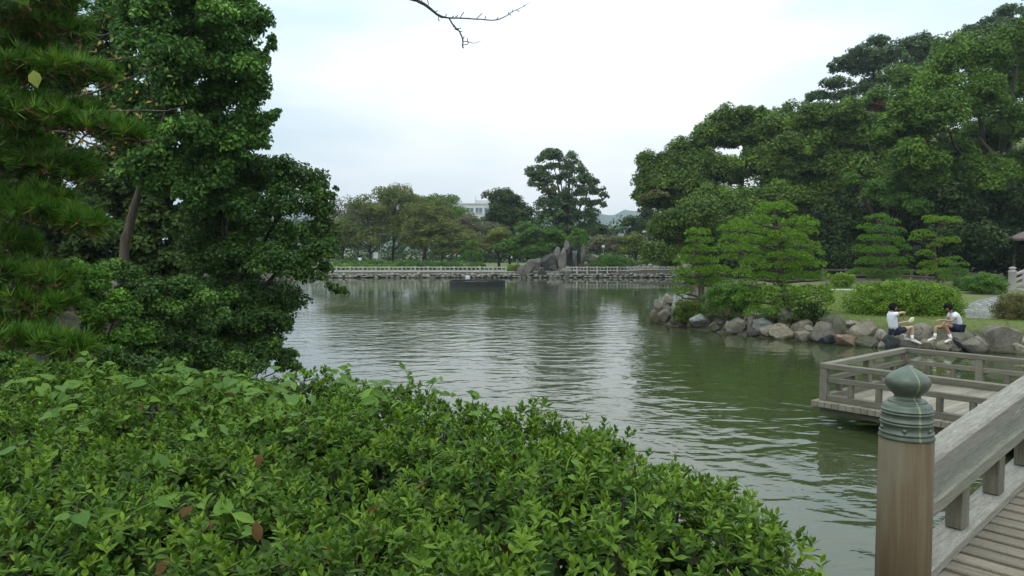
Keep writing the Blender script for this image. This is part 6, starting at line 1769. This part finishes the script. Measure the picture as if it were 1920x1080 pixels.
# bare twig hanging in from above
TD = 4.2
tr_ = thing('hanging_branch', 'bare dark cherry branch hanging into the sky at the top', 'branch', W(740, -60, TD))
TL = np.array(tr_.location)
def tz(x, y): return W(740 + x / 6.4, y / 6.4, TD)
limb('branch', [W(690, -70, TD), tz(60, -80), tz(260, 0), tz(400, 85), tz(530, 185), tz(650, 215)], 0.0125, 0.0042, M['twig'], tr_, 7, 0.001, 18)
limb('branch', [tz(650, 215), tz(790, 218), tz(980, 228), tz(1200, 240), tz(1330, 195), tz(1420, 138), tz(1540, 80), tz(1630, 25)], 0.0042, 0.0009, M['twig'], tr_, 6, 0.0006, 26)
limb('branch', [tz(650, 215), tz(715, 310), tz(770, 365), tz(805, 440), tz(820, 500), tz(815, 545), tz(825, 580)], 0.0045, 0.004, M['twig'], tr_, 6, 0.001, 18)
limb('branch', [tz(820, 495), tz(880, 500), tz(960, 520), tz(1035, 488)], 0.0028, 0.0012, M['twig'], tr_, 5, 0.0006, 8)
for x, y, dx, dy in [(470, 140, 45, -15), (525, 190, 10, 65), (530, 195, 50, 20), (600, 200, 20, -35), (685, 215, 30, -25), (730, 205, 30, -20), (785, 215, 45, -70), (885, 225, 8, -12), (980, 228, 65, -65), (1080, 235, 12, -45), (1215, 238, 28, -32), (1365, 170, 10, -28), (1380, 165, 18, 20), (1410, 140, 4, -25), (1465, 122, 35, 8), (1550, 75, 10, -18), (720, 320, -22, -2), (760, 345, 38, -10), (755, 365, -38, -20), (785, 380, 28, -8), (820, 470, 12, -38), (875, 495, -4, -36), (860, 535, 25, -28), (820, 540, 40, -5), (320, 25, 10, -30), (400, 75, -10, -80)]:
    a, b_ = tz(x, y), tz(x + dx, y + dy)
    m_ = (a + b_) / 2 + rng.normal(size=3) * 0.002
    limb('spur', [a, m_, b_], 0.0022, 0.0026, M['twig'], tr_, 5, 0, 5)

# ------------------------------------------------------------------ people and bird
def skin_mesh(name, pts, edges, mat, sub=2):
    """pts: list of (xyz, radius); grown with a skin modifier, first point is the root"""
    me = bpy.data.meshes.new(name)
    me.from_pydata([tuple(p) for p, r_ in pts], edges, [])
    o = bpy.data.objects.new('tmp', me); COL.objects.link(o)
    o.modifiers.new('s', 'SKIN'); sm = o.modifiers.new('u', 'SUBSURF'); sm.levels = sub; sm.render_levels = sub
    sv = me.skin_vertices[0].data
    for i, (p, r_) in enumerate(pts):
        rr = r_ if isinstance(r_, tuple) else (r_, r_)
        sv[i].radius = rr; sv[i].use_root = (i == 0)
    dg = bpy.context.evaluated_depsgraph_get(); dg.update()
    m2 = bpy.data.meshes.new_from_object(o.evaluated_get(dg))
    bpy.data.objects.remove(o); m2.name = name
    m2.materials.clear(); m2.materials.append(mat)
    m2.polygons.foreach_set('use_smooth', np.full(len(m2.polygons), True))
    return m2

def ball(name, c, r, mat, parent, sub=2):
    bm = bmesh.new(); bmesh.ops.create_icosphere(bm, subdivisions=sub, radius=1.0)
    me = bm_mesh(name, bm, mat, True)
    return link(name, me, parent, Matrix.Translation(Vector(c)) @ Matrix.Diagonal((*(r if isinstance(r, tuple) else (r, r, r)), 1)))

def hand_pts(pts, edges, wrist_i, wrist, d, nrm, s=1.0):
    """palm and five fingers growing from a wrist point along d"""
    d = unit(np.array(d, float)); nrm = np.array(nrm, float); nrm = unit(nrm - d * np.dot(nrm, d)); sd2 = np.cross(d, nrm)
    i0 = len(pts); pts.append((wrist + d * 0.05 * s, (0.03 * s, 0.016 * s))); edges.append((wrist_i, i0))
    for k_, (o_, L_) in enumerate(((-0.027, 0.06), (-0.009, 0.075), (0.009, 0.07), (0.026, 0.055))):
        a = wrist + d * 0.085 * s + sd2 * o_ * s
        pts.append((a, 0.009 * s)); pts.append((a + d * L_ * 0.55 * s - nrm * 0.008 * s, 0.008 * s)); pts.append((a + d * L_ * s - nrm * 0.03 * s, 0.0065 * s))
        j = len(pts) - 3; edges += [(i0, j), (j, j + 1), (j + 1, j + 2)]
    a = wrist + d * 0.035 * s - sd2 * 0.03 * s
    pts.append((a, 0.01 * s)); pts.append((a + d * 0.035 * s - sd2 * 0.02 * s - nrm * 0.012 * s, 0.008 * s)); j = len(pts) - 2
    edges += [(i0, j), (j, j + 1)]

def person(label, L, J, skinm, shirt_r, faces, bottom='navy', collar=False, stand=False, tie=False):
    """J: joint positions by name, world space"""
    r = thing('person', label, 'person', L)
    j = {k: np.array(v, float) for k, v in J.items()}
    pts, edges, idx_ = [], [], {}
    def add(nm, p, rad, par=None):
        idx_[nm] = len(pts); pts.append((np.array(p), rad))
        if par: edges.append((idx_[par], idx_[nm]))
    add('pelvis', j['pelvis'], (0.13, 0.1)); add('waist', j['pelvis'] * 0.6 + j['chest'] * 0.4, (0.105, 0.085), 'pelvis'); add('chest', j['chest'], (0.13, 0.095), 'waist')
    add('neckb', j['neck'], 0.05, 'chest'); add('neck', j['neck'] * 0.5 + j['head'] * 0.5, 0.047, 'neckb')
    hd = unit(j['head'] - j['neck']); fc = np.array(faces, float)
    add('jaw', j['head'] - hd * 0.04 + fc * 0.025, 0.07, 'neck'); add('skull', j['head'] + hd * 0.03, 0.088, 'jaw'); add('crown', j['head'] + hd * 0.085, 0.06, 'skull')
    add('nose', j['head'] - hd * 0.01 + fc * 0.1, 0.013, 'jaw')
    for s in 'lr':
        add('sh' + s, j['shoulder_' + s], 0.05, 'chest'); add('el' + s, j['elbow_' + s], 0.037, 'sh' + s); add('wr' + s, j['wrist_' + s], 0.026, 'el' + s)
        add('hp' + s, j['hip_' + s], 0.085, 'pelvis'); add('kn' + s, j['knee_' + s], 0.057, 'hp' + s)
        m = j['knee_' + s] * 0.6 + j['ankle_' + s] * 0.4
        add('cf' + s, m, 0.054, 'kn' + s); add('an' + s, j['ankle_' + s], 0.036, 'cf' + s)
        add('to' + s, j['toe_' + s], 0.028, 'an' + s)
        hand_pts(pts, edges, idx_['wr' + s], j['wrist_' + s], j['hand_' + s] - j['wrist_' + s], (0, -0.3, 1))
    link('body', skin_mesh('body', [(p - L, q) for p, q in pts], edges, M[skinm]), r, None, L)
    # shirt with short sleeves
    sp = [(j['pelvis'] * 0.97 + j['chest'] * 0.03, (0.175, 0.15)), (j['pelvis'] * 0.5 + j['chest'] * 0.5, (0.16, 0.132)), (j['chest'], (0.178, 0.145)), (j['neck'] * 0.8 + j['chest'] * 0.2, (0.11, 0.1))]
    ed = [(0, 1), (1, 2), (2, 3)]
    for s in 'lr':
        sp.append((j['shoulder_' + s], 0.085)); sp.append((j['shoulder_' + s] * 0.45 + j['elbow_' + s] * 0.55, 0.08)); n_ = len(sp); ed += [(2, n_ - 2), (n_ - 2, n_ - 1)]
    link('shirt', skin_mesh('shirt', [(p - L, q) for p, q in sp], ed, M['shirt']), r, None, L)
    # shorts
    f_ = 0.62 if not stand else 0.75
    sp = [(j['pelvis'] * 0.9 + j['chest'] * 0.1, (0.165, 0.14))]; ed = []
    for s in 'lr':
        sp.append((j['hip_' + s], 0.112)); sp.append((j['hip_' + s] * (1 - f_) + j['knee_' + s] * f_, 0.1)); n_ = len(sp); ed += [(0, n_ - 2), (n_ - 2, n_ - 1)]
    link('shorts', skin_mesh('shorts', [(p - L, q) for p, q in sp], ed, M[bottom]), r, None, L)
    for s in 'lr':
        a, t_ = j['ankle_' + s], j['toe_' + s]; k_ = j['knee_' + s]
        dd = unit(t_ - a); heel = a - np.array((dd[0], dd[1], 0)) * 0.04 + (0, 0, -0.05); 
        shp = [(heel, 0.042), ((heel + t_) / 2 + (0, 0, 0.008), 0.048), (t_ + dd * 0.02, 0.042), (t_ + dd * 0.055, 0.03)]
        link('shoe', skin_mesh('shoe', [(p - L, q) for p, q in shp], [(0, 1), (1, 2), (2, 3)], M['shoe']), r, None, L)
        V, T = tube_data([a - L + (0, 0, -0.03), a - L, a * 0.72 + k_ * 0.28 - L], [0.047, 0.043, 0.047], 10)
        link('sock', np_mesh('sock', V, T, M['shirt'], True), r, None, L)
    # hair: a cap with fringe and nape, off the face
    bm = bmesh.new(); bmesh.ops.create_icosphere(bm, subdivisions=3, radius=1.0)
    up_ = hd; F_ = unit(fc - up_ * np.dot(fc, up_)); S_ = np.cross(up_, F_)
    for v_ in bm.verts:
        p = np.array(v_.co); x, y, z = p
        rr = 0.113 + 0.008 * mnoise.noise(v_.co * 5)
        if x > 0.62 and z < 0.05: rr = 0.055        # open at the face
        if x < 0.45 and z < -0.1: rr *= 1.25
        q = j['head'] + up_ * 0.035 + (F_ * x * rr * 1.02 + S_ * y * rr * 0.92 + up_ * z * rr) - F_ * 0.012
        v_.co = Vector(q - L)
    link('hair', bm_mesh('hair', bm, M['hair'], True), r, None, L)
    for s in (-1, 1):
        ball('eye', j['head'] + hd * 0.02 + F_ * 0.089 + S_ * s * 0.032, (0.011, 0.008, 0.009), M['eye'], r, 1)
    if collar:
        # sailor collar: a flap from the neck over the shoulders and down the back, with a pale stripe
        back = -F_
        ch_ = unit(j['neck'] - j['pelvis'])
        sh_ = unit(j['shoulder_r'] - j['shoulder_l'])
        for nm, mt, w_, d0, d1, off in (('collar', 'collar', 0.17, 0.03, -0.2, 0.135), ('collar_stripe', 'shirt', 0.175, -0.165, -0.18, 0.143)):
            V = []
            for f0 in np.linspace(0, 1, 6):
                for g0 in np.linspace(-1, 1, 9):
                    curve = off * (1 - 0.45 * g0 * g0)
                    V.append(j['neck'] + sh_ * g0 * w_ * (0.55 + 0.45 * min(1, f0 * 2)) + ch_ * (d0 + (d1 - d0) * f0) + back * curve * min(1, 0.35 + f0) - L)
            V = np.array(V); jj = np.arange(54).reshape(6, 9)
            q = np.stack([jj[:-1, :-1], jj[:-1, 1:], jj[1:, 1:], jj[1:, :-1]], -1).reshape(-1, 4)
            Vo = V + back * 0.01
            link(nm, np_mesh(nm, np.vstack([V, Vo]), np.vstack([q, q[:, ::-1] + 54]), M[mt], True), r, None, L)
    if tie:
        c = j['chest'] + fc * 0.125 + np.array((0, -0.03, 0.04))
        sp = [(c, 0.022), (c + (0.01, -0.01, -0.1), 0.026), (c + (0.02, 0, -0.19), 0.012)]
        link('scarf', skin_mesh('scarf', [(p - L, q) for p, q in sp], [(0, 1), (1, 2)], M['collar'], 1), r, None, L)
    return r

def Z1(X, Y, D): return W(1630 + X / 9.39, 550 + Y / 9.39, D)
D1 = 22.4
nz = lambda p, dy: p + np.array((0, dy, 0))
J1 = dict(pelvis=Z1(430, 650, D1), chest=Z1(405, 430, D1), neck=Z1(400, 325, D1), head=Z1(425, 250, D1 - 0.02), shoulder_r=nz(Z1(385, 360, D1), -0.15), shoulder_l=nz(Z1(410, 370, D1), 0.15),
          elbow_r=nz(Z1(540, 322, D1), -0.26), wrist_r=nz(Z1(565, 395, D1), -0.16), hand_r=nz(Z1(565, 460, D1), -0.1), elbow_l=nz(Z1(520, 545, D1), 0.16), wrist_l=nz(Z1(680, 505, D1), 0.06), hand_l=nz(Z1(760, 480, D1), 0.02),
          hip_r=nz(Z1(470, 665, D1), -0.1), hip_l=nz(Z1(470, 660, D1), 0.1), knee_r=nz(Z1(715, 580, D1), -0.14), knee_l=nz(Z1(700, 600, D1), 0.1), ankle_r=nz(Z1(700, 780, D1), -0.16), ankle_l=nz(Z1(640, 770, D1), 0.1),
          toe_r=nz(Z1(820, 862, D1), -0.2), toe_l=nz(Z1(740, 840, D1), 0.06))
person('girl in white sailor shirt and navy shorts shielding her face with a raised arm', Z1(430, 720, D1), J1, 'skin', 0.15, (0.88, -0.42, -0.1), tie=True)
D2 = 22.15
J2 = dict(pelvis=Z1(1555, 585, D2), chest=Z1(1530, 430, D2), neck=Z1(1445, 325, D2), head=Z1(1385, 255, D2), shoulder_l=nz(Z1(1465, 370, D2), -0.15), shoulder_r=nz(Z1(1475, 370, D2), 0.15),
          elbow_l=nz(Z1(1385, 480, D2), -0.2), wrist_l=nz(Z1(1180, 455, D2), -0.22), hand_l=nz(Z1(1080, 468, D2), -0.22), elbow_r=nz(Z1(1400, 500, D2), 0.16), wrist_r=nz(Z1(1330, 560, D2), 0.1), hand_r=nz(Z1(1270, 590, D2), 0.08),
          hip_l=nz(Z1(1540, 600, D2), -0.1), hip_r=nz(Z1(1540, 600, D2), 0.1), knee_l=nz(Z1(1295, 545, D2), -0.12), knee_r=nz(Z1(1220, 600, D2), 0.14), ankle_l=nz(Z1(1385, 770, D2), -0.14), ankle_r=nz(Z1(1190, 760, D2), 0.1),
          toe_l=nz(Z1(1285, 840, D2), -0.18), toe_r=nz(Z1(1075, 835, D2), 0.08))
person('girl with navy sailor collar holding an arm out over her crossed knees', Z1(1555, 650, D2), J2, 'skin_tan', 0.15, (-0.86, -0.32, -0.4), collar=True)
# paper bag in the first girl's hand, food in the second's
c = nz(Z1(755, 470, D1), 0.02)
bm = rock_bm(77, 6, 0.3, 2)
for v_ in bm.verts: v_.co = Vector((v_.co.x * 0.075 + v_.co.z * 0.03, v_.co.y * 0.04, v_.co.z * 0.085))
o = link('paper_bag', bm_mesh('paper_bag', bm, M['paper'], True, 35), None, None, c)
tag(o, 'crumpled pale paper bag held by the girl with raised arm', 'bag')
# person far behind the hedge
pd = 97.0
pb2 = np.array(base_at(675, pd)); zh = 3 + (470 - 480.5) * pd / F
hgt = zh + 0.1 - pb2[2]
def Q(x, y, z): return pb2 + np.array((x, y, z * hgt))
J3 = dict(pelvis=Q(0, 0, .53), chest=Q(0, 0, .74), neck=Q(0, 0, .83), head=Q(0.01, 0, .92), shoulder_l=Q(-.17, 0, .8), shoulder_r=Q(.17, 0, .8), elbow_l=Q(-.24, .03, .63), elbow_r=Q(.24, .03, .63), wrist_l=Q(-.22, -.1, .5), wrist_r=Q(.22, -.1, .5), hand_l=Q(-.21, -.14, .45), hand_r=Q(.21, -.14, .45),
          hip_l=Q(-.09, 0, .5), hip_r=Q(.09, 0, .5), knee_l=Q(-.1, -.08, .28), knee_r=Q(.1, .05, .28), ankle_l=Q(-.1, 0, .05), ankle_r=Q(.1, .1, .05), toe_l=Q(-.1, -.14, .02), toe_r=Q(.1, -.05, .02))
person('person in white shirt walking behind the long far hedge', pb2, J3, 'skin_tan', 0.15, (0.6, 0.8, 0), stand=True)
o = link('shoulder_bag', box_mesh(0.3, 0.14, 0.36, M['navy'], 0.03), None, None, Q(-.2, -.12, .58))
tag(o, 'dark shoulder bag carried by the far walker in white', 'bag')

# dark bird bending forward among the rocks
DB = 21.75
def B(X, Y): return Z1(X, Y, DB)
bird = thing('bird', 'dark pigeon leaning forward on the rocks beside the seated girls', 'bird', B(1590, 985))
BL = np.array(bird.location)
sp = [(B(1560, 885), 0.078), (B(1500, 830), 0.045), (B(1470, 790), (0.035, 0.014)), (B(1625, 930), 0.07), (B(1668, 955), 0.036), (B(1700, 968), 0.034), (B(1722, 975), 0.02)]
link('body', skin_mesh('body', [(p - BL, q) for p, q in sp], [(0, 1), (1, 2), (0, 3), (3, 4), (4, 5), (5, 6)], M['bird']), bird, None, BL)
limb('beak', [B(1728, 977), B(1748, 984), B(1762, 990)], 0.011, 0.003, M['dark_metal'], bird, 6)
for dy in (-0.03, 0.03):
    p0 = B(1590, 935) + (0, dy, 0)
    limb('leg', [p0, p0 + (0.01, 0, -0.05), p0 + (0.03, -0.01, -0.1)], 0.01, 0.007, M['rock_orange'], bird, 5)
for dy in (-0.055, 0.055):
    sp = [(B(1600, 900) + (0, dy, 0), (0.03, 0.02)), (B(1545, 862) + (0, dy * 1.1, 0), (0.045, 0.016)), (B(1478, 812) + (0, dy * 0.6, 0), (0.02, 0.008))]
    link('wing', skin_mesh('wing', [(p - BL, q) for p, q in sp], [(0, 1), (1, 2)], M['bird']), bird, None, BL)
